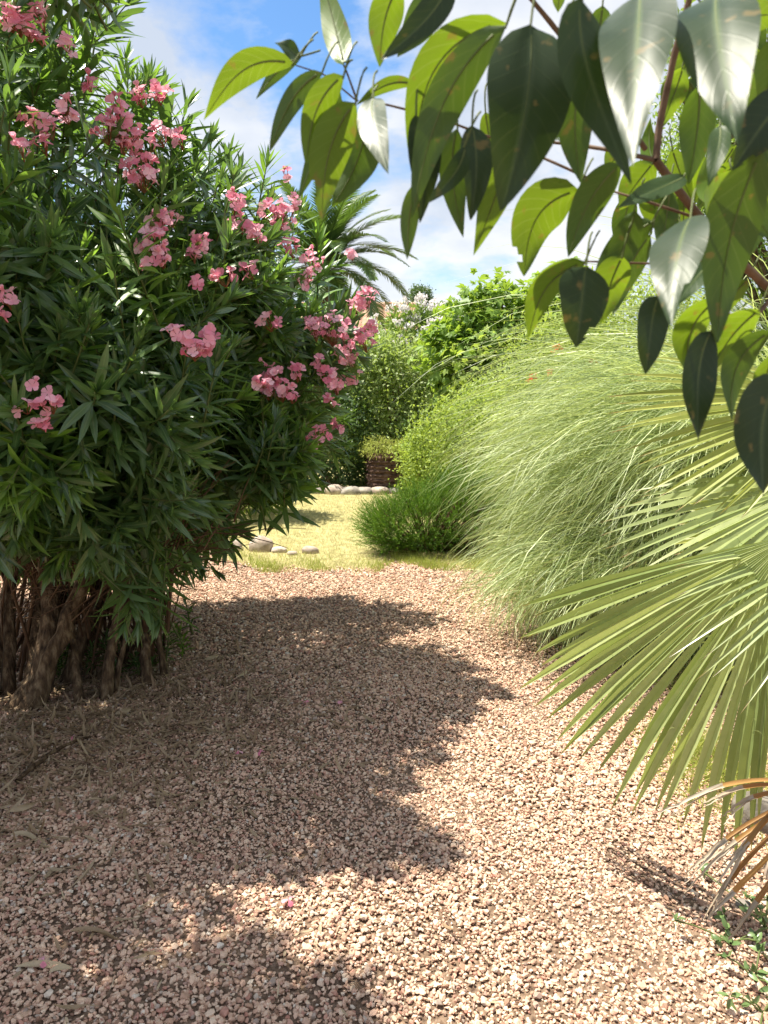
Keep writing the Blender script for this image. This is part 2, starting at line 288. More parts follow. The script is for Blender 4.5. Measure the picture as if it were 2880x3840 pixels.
# ------------------------------------------------------------------ ground
def grid(name, x0, x1, y0, y1, nx, ny, zf, mat, mask=None):
    g = Geo(); X, Y = np.meshgrid(np.linspace(x0, x1, nx), np.linspace(y0, y1, ny)); Z = zf(X, Y)
    i = np.arange(ny-1)[:, None]*nx+np.arange(nx-1)[None]; F = np.stack([i, i+1, i+nx+1, i+nx], -1).reshape(-1, 4)
    g.add(np.stack([X, Y, Z], -1), F); return tag(g.build(name, mat), kind='structure')
tag(grid('ground', -900, 900, -300, 1500, 41, 41, lambda x, y: 0*x-.012, M['ground']), 'flat dry earth under and beyond the whole garden')
def edge_y(x): return 6.55+.12*np.sin(x*2.3+.5)+.08*np.sin(x*6.1)+.05*np.sin(x*13)-.10*np.clip(x, 0, 2)+1.5*np.clip((-x-.75)/1.6, 0, 1)**1.5
def sheet(name, x0, x1, n, lo, hi, z, mat):
    g = Geo(); xs = np.linspace(x0, x1, n); K = 12
    V = np.stack([np.stack([xs, lo(xs)+(hi(xs)-lo(xs))*k/K, np.full(n, z)], -1) for k in range(K+1)])
    i = np.arange(K)[:, None]*n+np.arange(n-1)[None]; F = np.stack([i, i+1, i+n+1, i+n], -1).reshape(-1, 4)
    g.add(V, F); return tag(g.build(name, mat), kind='structure')
tag(sheet('lawn', -14, 12, 200, lambda x: edge_y(x)-.06, lambda x: 0*x+40, -.006, M['lawn']), 'sun bleached dry lawn beyond the gravel')
tag(sheet('gravel_path', -8, 8, 200, lambda x: 0*x-4, edge_y, -.002, M['soil']), 'earth bed of the pink gravel path')

# loose crushed stone: points + stone shapes, instanced
protos = bpy.data.collections.new('stone_shapes')
for k in range(14):
    V, F = ICO1; q = np.random.default_rng(100+k)
    s = np.array([1., q.uniform(.62, .95), q.uniform(.38, .68)])
    V = V+q.normal(size=V.shape)*.13
    for _ in range(4):
        d = unit(q.normal(size=3)); h = V@d; lim = q.uniform(.55, .85); V = V-np.clip(h-lim, 0, None)[:, None]*d
    me = bpy.data.meshes.new('pebble'); me.from_pydata((V*s).tolist(), [], F.tolist()); me.materials.append(M['peb'])
    protos.objects.link(bpy.data.objects.new('pebble', me))
def scatter(name, P, rot, sc, label):
    me = bpy.data.meshes.new(name); me.vertices.add(len(P)); me.vertices.foreach_set('co', P.astype(np.float32).ravel())
    a = me.attributes.new('rot', 'FLOAT_VECTOR', 'POINT'); a.data.foreach_set('vector', rot.astype(np.float32).ravel())
    a = me.attributes.new('sc', 'FLOAT', 'POINT'); a.data.foreach_set('value', sc.astype(np.float32))
    o = bpy.data.objects.new(name, me); SC.collection.objects.link(o)
    t = bpy.data.node_groups.new(name, 'GeometryNodeTree')
    t.interface.new_socket('Geometry', in_out='INPUT', socket_type='NodeSocketGeometry'); t.interface.new_socket('Geometry', in_out='OUTPUT', socket_type='NodeSocketGeometry')
    gi = N(t, 'NodeGroupInput'); go = N(t, 'NodeGroupOutput'); ci = N(t, 'GeometryNodeCollectionInfo'); ci.inputs[0].default_value = protos; ci.inputs['Separate Children'].default_value = True; ci.inputs['Reset Children'].default_value = True
    ip = N(t, 'GeometryNodeInstanceOnPoints'); ip.inputs['Pick Instance'].default_value = True
    ar = N(t, 'GeometryNodeInputNamedAttribute', data_type='FLOAT_VECTOR'); ar.inputs[0].default_value = 'rot'
    asn = N(t, 'GeometryNodeInputNamedAttribute', data_type='FLOAT'); asn.inputs[0].default_value = 'sc'
    ri = N(t, 'FunctionNodeRandomValue', data_type='INT'); ri.inputs[4].default_value = 0; ri.inputs[5].default_value = 13
    L = t.links.new; L(gi.outputs[0], ip.inputs['Points']); L(ci.outputs[0], ip.inputs['Instance']); L(ar.outputs[0], ip.inputs['Rotation']); L(asn.outputs[0], ip.inputs['Scale']); L(ri.outputs[2], ip.inputs['Instance Index']); L(ip.outputs[0], go.inputs[0])
    md = o.modifiers.new('scatter', 'NODES'); md.node_group = t
    return tag(o, label, 'gravel', kind='stuff')
def gravel_points():
    Ps = []; S = []
    y = 1.0
    for (y0, y1, dens, s0, s1) in ((1.1, 2.6, 14000, .0040, .0092), (2.6, 4.2, 10000, .0046, .0098), (4.2, 7.9, 5200, .0056, .012)):
        x0, x1 = -.62*y1-.35, .62*y1+.2; x1 = min(x1, 2.6)
        n = int((x1-x0)*(y1-y0)*dens); P = np.stack([rng.uniform(x0, x1, n), rng.uniform(y0, y1, n), np.zeros(n)], -1)
        Ps.append(P); S.append(rng.uniform(s0, s1, n)*rng.choice([.7, 1, 1, 1.25, 1.7], n, p=[.28, .3, .25, .13, .04]))
    P = np.concatenate(Ps); S = np.concatenate(S)
    keep = P[:, 1] < edge_y(P[:, 0])+rng.normal(size=len(P))*.06
    keep &= rng.random(len(P)) < 1.02-.45*np.clip(vnoise(P, 2.6, 21)-.15, 0, 1)
    S = S*(1+.16*vnoise(P, 1.9, 22))
    P, S = P[keep], S[keep]
    P[:, 2] = rng.uniform(-.003, .006, len(P))+S*.25+.004*np.sin(P[:, 0]*5+1)*np.sin(P[:, 1]*4)
    return P, S
P, S = gravel_points(); rot = np.stack([rng.normal(size=len(P))*.45, rng.normal(size=len(P))*.45, rng.uniform(0, 6.28, len(P))], -1)
scatter('gravel', P, rot, S, 'loose pink and buff crushed stone covering the path')

# ------------------------------------------------------------------ pink oleander
def ell(u, v, Y, rx, ry, rz): return (pY(u, v, Y), np.array([rx, ry, rz]))
def sample_shell(E, n, r0=.7, r1=1.04, cut=.72):
    out = []; A = np.array([e[1][0]*e[1][2]+e[1][0]*e[1][1]+e[1][1]*e[1][2] for e in E]); A = A/A.sum(); nrm = []
    while sum(map(len, out)) < n:
        k = rng.choice(len(E), p=A); c, r = E[k]; d = rnd_dir(20); rr = rng.uniform(r0, r1, (20, 1))**.6*r1**.4; Q = c+d*r*rr
        ok = np.ones(20, bool)
        for j, (c2, r2) in enumerate(E):
            if j != k: ok &= np.linalg.norm((Q-c2)/r2, axis=1) > cut
        out.append(Q[ok]); nrm.append(unit(d[ok]/r))
    Q = np.concatenate(out); Nn = np.concatenate(nrm); i = rng.permutation(len(Q))[:n]; return Q[i], Nn[i]
OE = [ell(40, 780, 3.6, .88, .9, 1.15), ell(520, 1080, 3.9, .78, .85, .70), ell(900, 1260, 4.25, .62, .7, .60),
      ell(820, 1640, 4.0, .58, .7, .34), ell(190, 1480, 3.2, .85, .72, .75), ell(-500, 900, 3.1, 1.0, .9, 1.2), ell(600, 1450, 4.9, .9, .9, .8),
      ell(330, 560, 4.2, .50, .6, .60), ell(-420, 1250, 4.9, 1.3, 1.1, 1.2), ell(560, 1890, 3.8, .42, .5, .24), ell(1110, 1230, 4.2, .36, .45, .42), ell(1070, 1500, 4.0, .30, .45, .34),
      ell(200, 1880, 3.4, .75, .55, .36), ell(1020, 1720, 3.8, .24, .35, .18), (np.array([-2.0, 2.3, 3.3]), np.array([.5, .5, .42])), (np.array([-1.08, 3.0, 3.02]), np.array([.26, .30, .36])), (np.array([-1.0, 5.3, 1.5]), np.array([.8, .5, .8]))]
ole = empty('oleander_bush', (-1.35, 3.7, 0), 'huge oleander bush with pink flowers over many brown trunks left of the path', 'bush')
OE += [ell(700, 1300, 4.7, .6, .55, .6)]
tips, outn = sample_shell(OE, 1650, .6)
for Es, n_ in (([OE[12], OE[3], OE[9], OE[4]], 420), ([(np.array([-1.72, 2.02, 3.3]), np.array([.62, .55, .45])), (np.array([-2.5, 2.6, 3.1]), np.array([.6, .5, .5]))], 210), ([(np.array([-2.1, 5.0, .75]), np.array([1.3, .5, .65])), (np.array([-1.65, 5.3, .6]), np.array([.4, .4, .45])), (np.array([-1.9, 4.2, .9]), np.array([.7, .4, .4]))], 420)):
    a_, b_ = sample_shell(Es, n_, .35); tips = np.concatenate([tips, a_]); outn = np.concatenate([outn, b_])
ok = (tips[:, 2] > np.where(tips[:, 1] > 4.0, .22, .62+.16*np.sin(tips[:, 0]*7)+.08*np.sin(tips[:, 0]*17))) & ((tips[:, 1] > 2.15) | (tips[:, 2] > 2.7)) & ~((tips[:, 0] > -.55) & (tips[:, 1] < 2.9))
ok &= ~((tips[:, 2] < .85) & (tips[:, 0] < -.8) & (rng.random(len(tips)) < .5))
ok &= ~((tips[:, 2] < 1.5+.49*tips[:, 1]) & (tips[:, 2] > 2.75) & (tips[:, 1] < 3.1) & (tips[:, 0] > -1.45))
ok &= (vnoise(tips, 3.2, 5) < np.where(tips[:, 2] > 1.9, .27, .42)) | (tips[:, 1] > 4.6) & (tips[:, 2] < 1.2)
tips, outn = tips[ok], outn[ok]
def shoots(g, gt, tips, dirs, Lr=(.34, .55), nwh=8, leafL=(.15, .215), leafW=.030, young=.1, mats=(0, 1)):
    n = len(tips); Ls = rng.uniform(*Lr, n)
    back = unit(dirs-np.array([0, 0, .35])*rng.random((n, 1)))
    P0 = tips-back*Ls[:, None]*.95; mid = tips-dirs*Ls[:, None]*.45
    isy = rng.random(n) < young
    ts = np.linspace(.18, 1.0, nwh); LP = []; LD = []; LN = []; LL = []; LW = []; LB = []; LY = []; LR = []
    for i in range(n):
        pts = bez(P0[i], mid[i], tips[i], 6); tube(gt, pts, np.linspace(.0055, .0028, 6), 4)
        m = (nwh if not isy[i] else nwh+2); tt = np.concatenate([np.linspace(.12, .97, m), np.full(2, .99)])
        tt = tt[:, None]; C = (1-tt)**2*P0[i]+2*tt*(1-tt)*mid[i]+tt**2*tips[i]; T = unit((1-tt)*(mid[i]-P0[i])+tt*(tips[i]-mid[i]))
        ref = unit(np.cross(T, rnd_dir(1)[0])); bi = np.cross(T, ref); ph = rng.uniform(0, 6.28, len(tt))
        for j in range(3):
            a = ph+j*2.094+rng.normal(size=len(tt))*.15; rad = ref*np.cos(a)[:, None]+bi*np.sin(a)[:, None]
            op = np.interp(tt[:, 0], [0, .75, 1], [1.35, .95, .35])+rng.normal(size=len(tt))*.13
            d = T*np.cos(op)[:, None]+rad*np.sin(op)[:, None]
            LP.append(C); LD.append(d); LN.append(unit(T*np.sin(op)[:, None]-rad*np.cos(op)[:, None]))
            sz = np.interp(tt[:, 0], [0, .8, 1], [1, 1, .55])*rng.uniform(.8, 1.12, len(tt))
            LL.append(sz*rng.uniform(*leafL)); LW.append(sz); LB.append(rng.uniform(.1, .9, len(tt))*np.interp(tt[:, 0], [0, 1], [1.2, .2])); LY.append(np.full(len(tt), isy[i])); LR.append(np.clip(rng.normal(.45, .32)+rng.normal(size=len(tt))*.25, -.1, 1.25))
    P = np.concatenate(LP); D = np.concatenate(LD); Nn = np.concatenate(LN); L = np.concatenate(LL); Wd = np.concatenate(LW); B = np.concatenate(LB); Y = np.concatenate(LY); Rr = np.concatenate(LR)
    D = unit(D-np.array([0, 0, .10])*(1-Y)[:, None]); drop = rng.random(len(P)) < .06; keepm = ~drop
    for flag, mt in ((False, mats[0]), (True, mats[1])):
        k = keepm & (Y == flag)
        if k.any(): leaves(g, P[k], D[k], Nn[k], L[k], leafW*Wd[k]*(1.0 if not flag else .95), 4, p_lance, B[k], .28, Rr[k], 3, mt, side=rng.normal(size=k.sum())*.15)
dirs = unit(outn*.75+np.array([0, 0, .62])+rnd_dir(len(tips))*.4)
low = (outn[:, 2] < -.1) | (tips[:, 2] < 1.2); dirs[low] = unit(outn[low]*np.array([1, 1, .5])+np.array([0, 0, -.05])+rnd_dir(low.sum())*.45)
g = Geo(); gt = Geo()
shoots(g, gt, tips, dirs, young=.12)
# tall upright shoots that stand above the crown against the sky
ext = [(285, 120, 3.3), (560, 330, 3.6), (700, 400, 3.8), (480, 290, 3.7), (1000, 620, 4.0), (900, 640, 4.0), (1120, 790, 4.2), (1190, 900, 4.2), (100, 60, 3.2), (160, 20, 3.4), (430, 760, 2.7), (620, 650, 3.2), (1330, 1120, 4.1), (1260, 1000, 4.2), (1150, 1830, 3.8), (1050, 1870, 3.8), (900, 1990, 3.7), (700, 2130, 3.6), (640, 2080, 3.5), (420, 2020, 2.9), (250, 2060, 2.9), (80, 2000, 2.8), (520, 2140, 3.2), (1180, 1560, 3.9), (1000, 1560, 3.6),
       (360, 90, 3.3), (640, 420, 3.7), (20, 30, 3.2), (230, 200, 3.2), (790, 540, 3.9), (860, 590, 3.9)]
ET = np.array([pY(*e) for e in ext]); ED = unit(np.array([[.12, -.1, 1]]*len(ext))+rnd_dir(len(ext))*.22)
for k in (12, 13): ED[k] = unit([.7, -.1, .5])
for k in (14, 15, 16, 17, 18, 23, 24): ED[k] = unit(np.array([.85, -.25, .05+.1*(k % 2)]))
for k in (19, 20, 21, 22): ED[k] = unit(np.array([.3*(k-20.5), -.7, -.35]))
ED[10] = unit([-.1, -.5, .8])
shoots(g, gt, ET, ED, Lr=(.5, .62), nwh=13, young=.35)
HT = np.array([pY(u, v, y) for u, v, y in zip(rng.uniform(-40, 640, 46), 2010+rng.random(46)**1.6*330, rng.uniform(2.95, 3.7, 46))]); HT = HT[HT[:, 2] > np.where(HT[:, 0] < -1.05, .82, .48)]
shoots(g, gt, HT, unit(np.array([.25, -.45, -.55])+rnd_dir(len(HT))*.5), Lr=(.25, .5), nwh=6, young=.06)
g.build('foliage', [M['ole'], M['ole_new']], ole)
gt.build('twigs', M['gtwig'], ole)
# trunks: base px, width, top px (with depth)
tr = [((60, 2640), 3.05, .055, (330, 2330), (150, 2000)), ((100, 2650), 3.05, .050, (260, 2350), (360, 2040)), ((30, 2600), 3.15, .035, (40, 2350), (30, 2000)), ((110, 2610), 3.1, .034, (130, 2380), (150, 2160)),
      ((250, 2560), 3.3, .036, (300, 2330), (430, 2100)), ((300, 2640), 3.25, .022, (290, 2480), (250, 2300)), ((390, 2620), 3.4, .030, (400, 2400), (470, 2150)), ((420, 2600), 3.4, .016, (480, 2300), (540, 2080)),
      ((370, 2560), 3.5, .018, (440, 2300), (560, 2050)), ((560, 2570), 3.7, .030, (530, 2400), (540, 2220)), ((620, 2540), 3.8, .018, (560, 2330), (600, 2120)), ((-60, 2620), 3.2, .06, (-80, 2300), (-60, 1900)), ((520, 2540), 3.8, .014, (560, 2300), (640, 2080)), ((200, 2520), 3.6, .03, (200, 2300), (260, 2000)), ((480, 2500), 4.1, .03, (450, 2300), (420, 2000)), ((-10, 2520), 3.8, .04, (20, 2250), (60, 1950)), ((150, 2480), 4.3, .04, (220, 2250), (330, 1980)), ((330, 2440), 4.6, .04, (350, 2250), (480, 2000))]
for (b, Y, r, m_, t_) in tr:
    B = gp(*b); Y = B[1]; mid = pY(*m_, Y+.05); top = pY(*t_, Y+.25); far = top+(top-mid)*1.3+np.array([.05, .15, .2])
    g = Geo(); pts = bez4(B-np.array([0, 0, .05]), mid*.9+B*.1, top, far, 14); pts[1:-1] += rng.normal(size=(12, 3))*r*.12
    rad = np.linspace(r*1.0, r*.42, 14); rad[0] *= 1.5; rad[1] *= 1.2
    tube(g, pts, rad, 12, bump=.11)
    g.build('trunk', M['bark'], ole)
g = Geo()
for k in range(130):
    b = gp(rng.uniform(-60, 640), rng.uniform(2380, 2560)); c, r = OE[rng.choice([0, 1, 2, 3, 4, 6, 9])]; e = c+rnd_dir(1)[0]*r*.6; e[2] = max(e[2], .9)
    s = b+(e-b)*rng.uniform(0, .2); s[2] = max(0, s[2]-.1)
    mid = (s+e)/2+np.array([rng.normal()*.12-.1, rng.normal()*.12, .22]); tube(g, bez(s, mid, e, 8), np.linspace(1, .4, 8)*rng.uniform(.004, .011), 5)
for k in range(260):   # bare side twigs under the crown
    u, v = rng.uniform(0, 900), rng.uniform(1950, 2350)
    if v > 2400-(u-200)*.55: continue
    a = pY(u, v, rng.uniform(3.1, 4.2)); d = unit(np.array([.8, .0, .45])+rnd_dir(1)[0]*.6); l = rng.uniform(.15, .5)
    tube(g, bez(a, a+d*l*.5+np.array([0, 0, .03]), a+d*l, 5), np.linspace(.0035, .0012, 5), 4)
g.build('stems', M['twig'], ole)
# pink flower clusters
def hit(u, v):
    d = ray(u, v); best = None
    for c, r in OE:
        o = (CAM-c)/r; dd = d/r; A = dd@dd; Bq = 2*o@dd; C = o@o-1.05; disc = Bq*Bq-4*A*C
        if disc > 0:
            t = (-Bq-math.sqrt(disc))/(2*A)
            if t > 0 and (best is None or t < best): best = t
    return CAM+d*(best if best else 3.9)
def flower_cluster(c, rad, nf, size, parent, pm, sm, up=np.array([-.05, -.35, .6])):
    g = Geo(); base = c-unit(up)*rad*1.2; P = []; D = []; Nn = []; rr = []
    cen = c+rnd_dir(nf)*np.array([1, 1, .9])*rad*rng.uniform(.45, 1.05, (nf, 1))
    for q in cen:
        ax = unit(unit(q-base)+rnd_dir(1)[0]*.55+np.array([0, -.3, .1])); tube(g, bez(base, (base+q)/2+rnd_dir(1)[0]*rad*.2, q-ax*size*.3, 4), .0013, 4, 1)
        x = unit(np.cross(ax, [.3, .2, .9])); y = np.cross(ax, x); f0 = rng.uniform(0, 6.28); r0 = np.clip(rng.normal(.5, .45), -.3, 1.2); openn = rng.uniform(.9, 1.35) if rng.random() < .85 else .2
        tube(g, np.array([q-ax*size*.35, q]), [.0015, size*.08], 5, 0, r0)
        for j in range(5):
            a = f0+j*1.2566; rd = x*math.cos(a)+y*math.sin(a)
            P.append(q); D.append(ax*math.cos(openn)+rd*math.sin(openn)); Nn.append(ax*math.sin(openn)-rd*math.cos(openn)); rr.append(np.clip(r0+rng.normal()*.12, 0, 1))
    n = len(P); leaves(g, np.array(P), np.array(D), np.array(Nn), size*.54*rng.uniform(.85, 1.1, n), size*.47, 4, p_petal, rng.uniform(-.4, .7, n), .12, np.array(rr), 3, 0, side=rng.normal(size=n)*.2)
    return g.build('flower_cluster', [pm, sm], parent)
FC = [(60, 80, .05, 6), (95, 95, .05, 5), (30, 60, .05, 5), (150, 140, .03, 3), (110, 440, .05, 4), (240, 410, .05, 5), (185, 480, .04, 4), (160, 540, .04, 3), (75, 560, .04, 3), (390, 480, .06, 6), (430, 400, .06, 8), (470, 480, .07, 10), (520, 350, .05, 5), (590, 340, .05, 6), (540, 560, .07, 8), (520, 640, .08, 14), (600, 500, .05, 6),
      (590, 830, .055, 9), (575, 910, .07, 12), (600, 960, .05, 7), (640, 820, .035, 3), (560, 980, .035, 3), (680, 520, .04, 4), (720, 950, .04, 4), (870, 760, .06, 6), (900, 830, .05, 6), (1030, 780, .07, 12), (1080, 770, .06, 9), (1060, 840, .05, 8), (960, 870, .045, 6), (1080, 655, .035, 3), (760, 900, .05, 6), (1090, 920, .05, 7), (1160, 980, .06, 9), (1140, 1040, .05, 6), (1320, 950, .03, 3),
      (1370, 1110, .05, 8), (1345, 1150, .055, 8), (1240, 1230, .08, 15), (1180, 1230, .06, 8), (1370, 1270, .06, 9), (1300, 1290, .05, 7), (1290, 1330, .05, 7), (1400, 1230, .04, 5), (1240, 1420, .05, 6), (1310, 1400, .05, 6), (1020, 1380, .06, 9), (1050, 1450, .07, 10), (1000, 1460, .05, 5), (1110, 1400, .04, 5), (1090, 1480, .04, 4), (1260, 1440, .05, 6), (1210, 1370, .045, 5), (1010, 1200, .05, 5), (1240, 1500, .035, 3),
      (1195, 1630, .05, 6), (1175, 1660, .04, 3), (1270, 1590, .035, 4), (680, 1260, .045, 5), (720, 1310, .05, 7), (780, 1290, .05, 7), (650, 1240, .03, 3), (20, 1110, .05, 4), (15, 1180, .03, 2), (90, 1520, .035, 2), (130, 1440, .02, 1), (185, 1510, .045, 6), (160, 1590, .03, 3), (790, 1250, .035, 4), (1330, 1350, .04, 4), (980, 1420, .04, 5), (840, 1030, .05, 6), (940, 1010, .04, 4), (730, 1060, .03, 3), (450, 530, .05, 6), (330, 300, .04, 4), (255, 170, .04, 4), (150, 60, .05, 5)]
for (u, v, r, nf) in FC:
    p = hit(u, v); d = p[1]; flower_cluster(p, r*min(1.15, max(.8, d/3.6)), max(2, int(nf*1.7)), .045, ole, M['pink'], M['pinkstem'])

# ------------------------------------------------------------------ generic bushes
def bush(name, loc, label, cat, E, n, L, Wd, mat, K=2, prof=p_oval, clump=.12, per=26, upb=.5, bend=.4, trunk=None, lobes=False, r0=.55, droop=0., group=None, tmat='twig', cut=.7):
    o = empty(name, loc, label, cat, group); g = Geo()
    nc = max(6, n//per); C, Nr = sample_shell(E, nc, r0, 1.0, cut); i = np.repeat(np.arange(nc), per); m = len(i)
    P = C[i]+rng.normal(size=(m, 3))*clump*rng.uniform(.5, 1.2, (nc, 1))[i]; D = unit(Nr[i]*.7+rnd_dir(m)*.9+np.array([0, 0, upb*.5-droop])); Nn = unit(rnd_dir(m)*.8+Nr[i]*.4+np.array([0, 0, .9]))
    ok = P[:, 2] > .01; P, D, Nn = P[ok], D[ok], Nn[ok]; i = i[ok]; m = len(P)
    r = np.clip(rng.random(nc)[i]*.7+rng.random(m)*.4-.05, 0, 1); LL = L*rng.uniform(.65, 1.25, m)
    if lobes:
        S = np.cross(D, Nn)
        for a, f in ((0, 1), (-.75, .8), (.75, .8), (-1.5, .5), (1.5, .5)): leaves(g, P, D*math.cos(a)+S*math.sin(a), Nn, LL*f, Wd*f, K, p_oval, bend, .1, r, 3)
    else: leaves(g, P, D, Nn, LL, Wd*rng.uniform(.8, 1.2, m), K, prof, bend*rng.uniform(.3, 1.5, m), .2, r, 3)
    g.build('foliage', mat, o)
    g = Geo(); loc = np.asarray(loc, float)
    for k in range(trunk or 10):
        c, r_ = E[rng.integers(len(E))]; e = c+rnd_dir(1)[0]*r_*.75; s = loc+np.array([rng.normal()*.08, rng.normal()*.08, 0]); tube(g, bez(s, (s+e)/2+np.array([0, 0, .2]), e, 7), np.linspace(1, .25, 7)*max(.012, .016*np.linalg.norm(e-s)), 6)
    g.build('branches', M[tmat], o); return o
def E_(u, v, Y, rx, ry, rz): return (pY(u, v, Y), np.array([rx, ry, rz]))
def base_of(u, Y): p = pY(u, 1476, Y); return (p[0], Y, 0)

bush('leafy_shrub', base_of(1230, 12.6), 'dark green shrub behind the row of round stones left of the palm stump', 'bush', [E_(1230, 1660, 12.6, .75, .6, .75), E_(1100, 1560, 12.8, .9, .7, 1.2), E_(1310, 1640, 12.8, .45, .5, .8), (np.array([base_of(1200, 12.7)[0], 12.7, .35]), np.array([.8, .5, .55])), E_(960, 1600, 12.8, .9, .7, 1.1)], 22000, .075, .034, M['darkg'], per=22)
bush('variegated_shrub', base_of(1480, 13.2), 'tall loose shrub with cream edged leaves above the palm stump', 'bush', [E_(1470, 1500, 13.2, .95, .7, 1.0), E_(1400, 1400, 13.3, .45, .6, .5), E_(1600, 1600, 13.0, .7, .6, .7), E_(1580, 1470, 13.3, .55, .6, .5), (np.array([base_of(1500, 13.4)[0], 13.5, .6]), np.array([1.2, .6, .7]))], 30000, .08, .042, M['varieg'], per=18, clump=.17)
# white oleander
wo = empty('white_oleander', base_of(1520, 14.8), 'oleander covered in white flowers before the tiled roof', 'bush')
WE = [E_(1560, 1290, 14.8, .80, .7, .75), E_(1620, 1330, 14.8, .7, .7, .75), E_(1560, 1400, 14.8, .45, .6, .5), E_(1660, 1480, 14.0, .7, .6, .8), E_(1500, 1500, 14.8, .9, .6, 1.3)]
C, Nr = sample_shell(WE, 1500, .5); g = Geo(); i = np.repeat(np.arange(1500), 18); m = len(i); T = unit(Nr+np.array([0, 0, .9]))
leaves(g, C[i]-T[i]*rng.uniform(0, .3, (m, 1)), unit(T[i]+rnd_dir(m)*.9), rnd_dir(m)+np.array([0, 0, .8]), .15, .028, 2, p_lance, .4, .2)
g.build('foliage', M['mid'], wo)
g = Geo()
for k in range(14): c, r_ = WE[rng.integers(5)]; s = np.array(base_of(1520, 14.8)); tube(g, bez(s, (s+c)/2, c+rnd_dir(1)[0]*r_*.6, 6), np.linspace(.03, .01, 6), 5)
g.build('branches', M['twig'], wo)
Q, Nq = sample_shell(WE[:4], 230, 1.0, 1.18); k = (Nq[:, 1] < .35) & (Nq[:, 2] > -.3); Q = Q[k][:100]
for q in Q:
    g = Geo(); nf = rng.integers(5, 11); cc = q+rnd_dir(nf)*.07; i = np.repeat(np.arange(nf), 5); leaves(g, cc[i], unit(rnd_dir(nf*5)+np.array([0, -.2, .3])), rnd_dir(nf*5), .055, .055, 2, p_petal, .3, .1); g.build('flower_cluster', M['white'], wo)
bush('fig_tree', base_of(1890, 11.3), 'fig tree with large lobed bright leaves rising behind the arching grass', 'tree', [E_(1860, 1260, 11.3, .62, .6, .70), E_(1990, 1330, 11.3, .65, .6, .75), E_(1780, 1370, 11.2, .5, .5, .55), E_(2080, 1210, 11.5, .6, .5, .6), E_(1930, 1500, 11.3, .7, .6, .8), E_(1700, 1310, 11.3, .35, .4, .4)], 6000, .15, .075, M['fig'], K=2, per=9, clump=.13, lobes=True, bend=.5, droop=.3, trunk=26, tmat='bark')
bush('fig_offshoot', base_of(1760, 10.6), 'low pale fig sprout hanging below the fig tree', 'bush', [E_(1760, 1400, 10.6, .30, .3, .42), E_(1790, 1500, 10.6, .2, .2, .25)], 420, .11, .055, M['yel'], K=2, per=8, lobes=True, droop=.5, trunk=5)
bush('dense_shrub', base_of(1990, 12), 'deep green shrub in shade under the fig tree', 'bush', [E_(1930, 1560, 12.2, 1.0, .7, 1.0), E_(2150, 1450, 12.4, 1.0, .8, 1.2), (np.array([2.3, 12.3, .6]), np.array([2.2, .7, .9]))], 20000, .07, .03, M['darkg'])
bush('yellow_green_shrub', base_of(1720, 9.8), 'yellow green shrub behind the juniper and beside the palm stump', 'bush', [E_(1720, 1650, 9.8, .62, .5, .50), E_(1880, 1600, 9.4, .6, .5, .62), E_(1620, 1720, 9.9, .4, .4, .35), (np.array([1.25, 9.8, .35]), np.array([1.0, .5, .5])), E_(1960, 1640, 9.0, .6, .5, .6)], 24000, .05, .026, M['yel'], per=20, clump=.10)
vine = bush('trumpet_vine', base_of(2140, 7.6), 'leafy yellow green vine with a few red flowers behind the arching grass', 'vine', [E_(2080, 1330, 7.6, .45, .4, .45), E_(2250, 1330, 7.6, .5, .4, .5), E_(1980, 1520, 7.8, .35, .35, .5), E_(2180, 1560, 7.4, .8, .5, .9), (np.array([1.9, 7.6, .6]), np.array([.9, .5, .7])), E_(2400, 1400, 7.4, .7, .5, .9)], 24000, .055, .024, M['yel'], per=16, clump=.12)
for (u, v) in ((2090, 1310), (2060, 1400), (1995, 1415), (2220, 1350)):
    g = Geo(); q = pY(u, v, 7.0)+rnd_dir(8)*.035; i = np.repeat(np.arange(8), 4); leaves(g, q[i], rnd_dir(32), rnd_dir(32), .035, .03, 2, p_petal, .4, .1); g.build('flower_cluster', M['red'], vine)
bush('hedge', (1.5, 16.5, 0), 'long mixed green hedge closing the garden behind all the shrubs', 'hedge', [(np.array([x, 16.5, .85]), np.array([1.9, .7, 1.05+.25*math.sin(x)])) for x in (-9, -6, -3, -.3, 2.4, 5, 8, 11)], 26000, .13, .06, M['mid'], per=20, clump=.2, trunk=30)
# bright shrubs glimpsed through the oleander
for (u, Y, rx, rz, lab) in ((250, 8.6, 1.2, 1.1, 'sunlit light green shrub glimpsed behind the pink oleander, between its trunks'), (-300, 8.2, 1.3, 1.3, 'sunlit shrub glimpsed behind the pink oleander at the far left edge'), (760, 9.6, 1.2, 1.0, 'sunlit green shrub behind the right half of the pink oleander')):
    b = base_of(u, Y); bush('garden_shrub', b, lab, 'bush', [((b[0], Y, rz*.95), np.array([rx, .6, rz]))], 11000, .09, .04, M['yel'], per=20, clump=.14, r0=.6, group='shrubs behind the pink oleander')

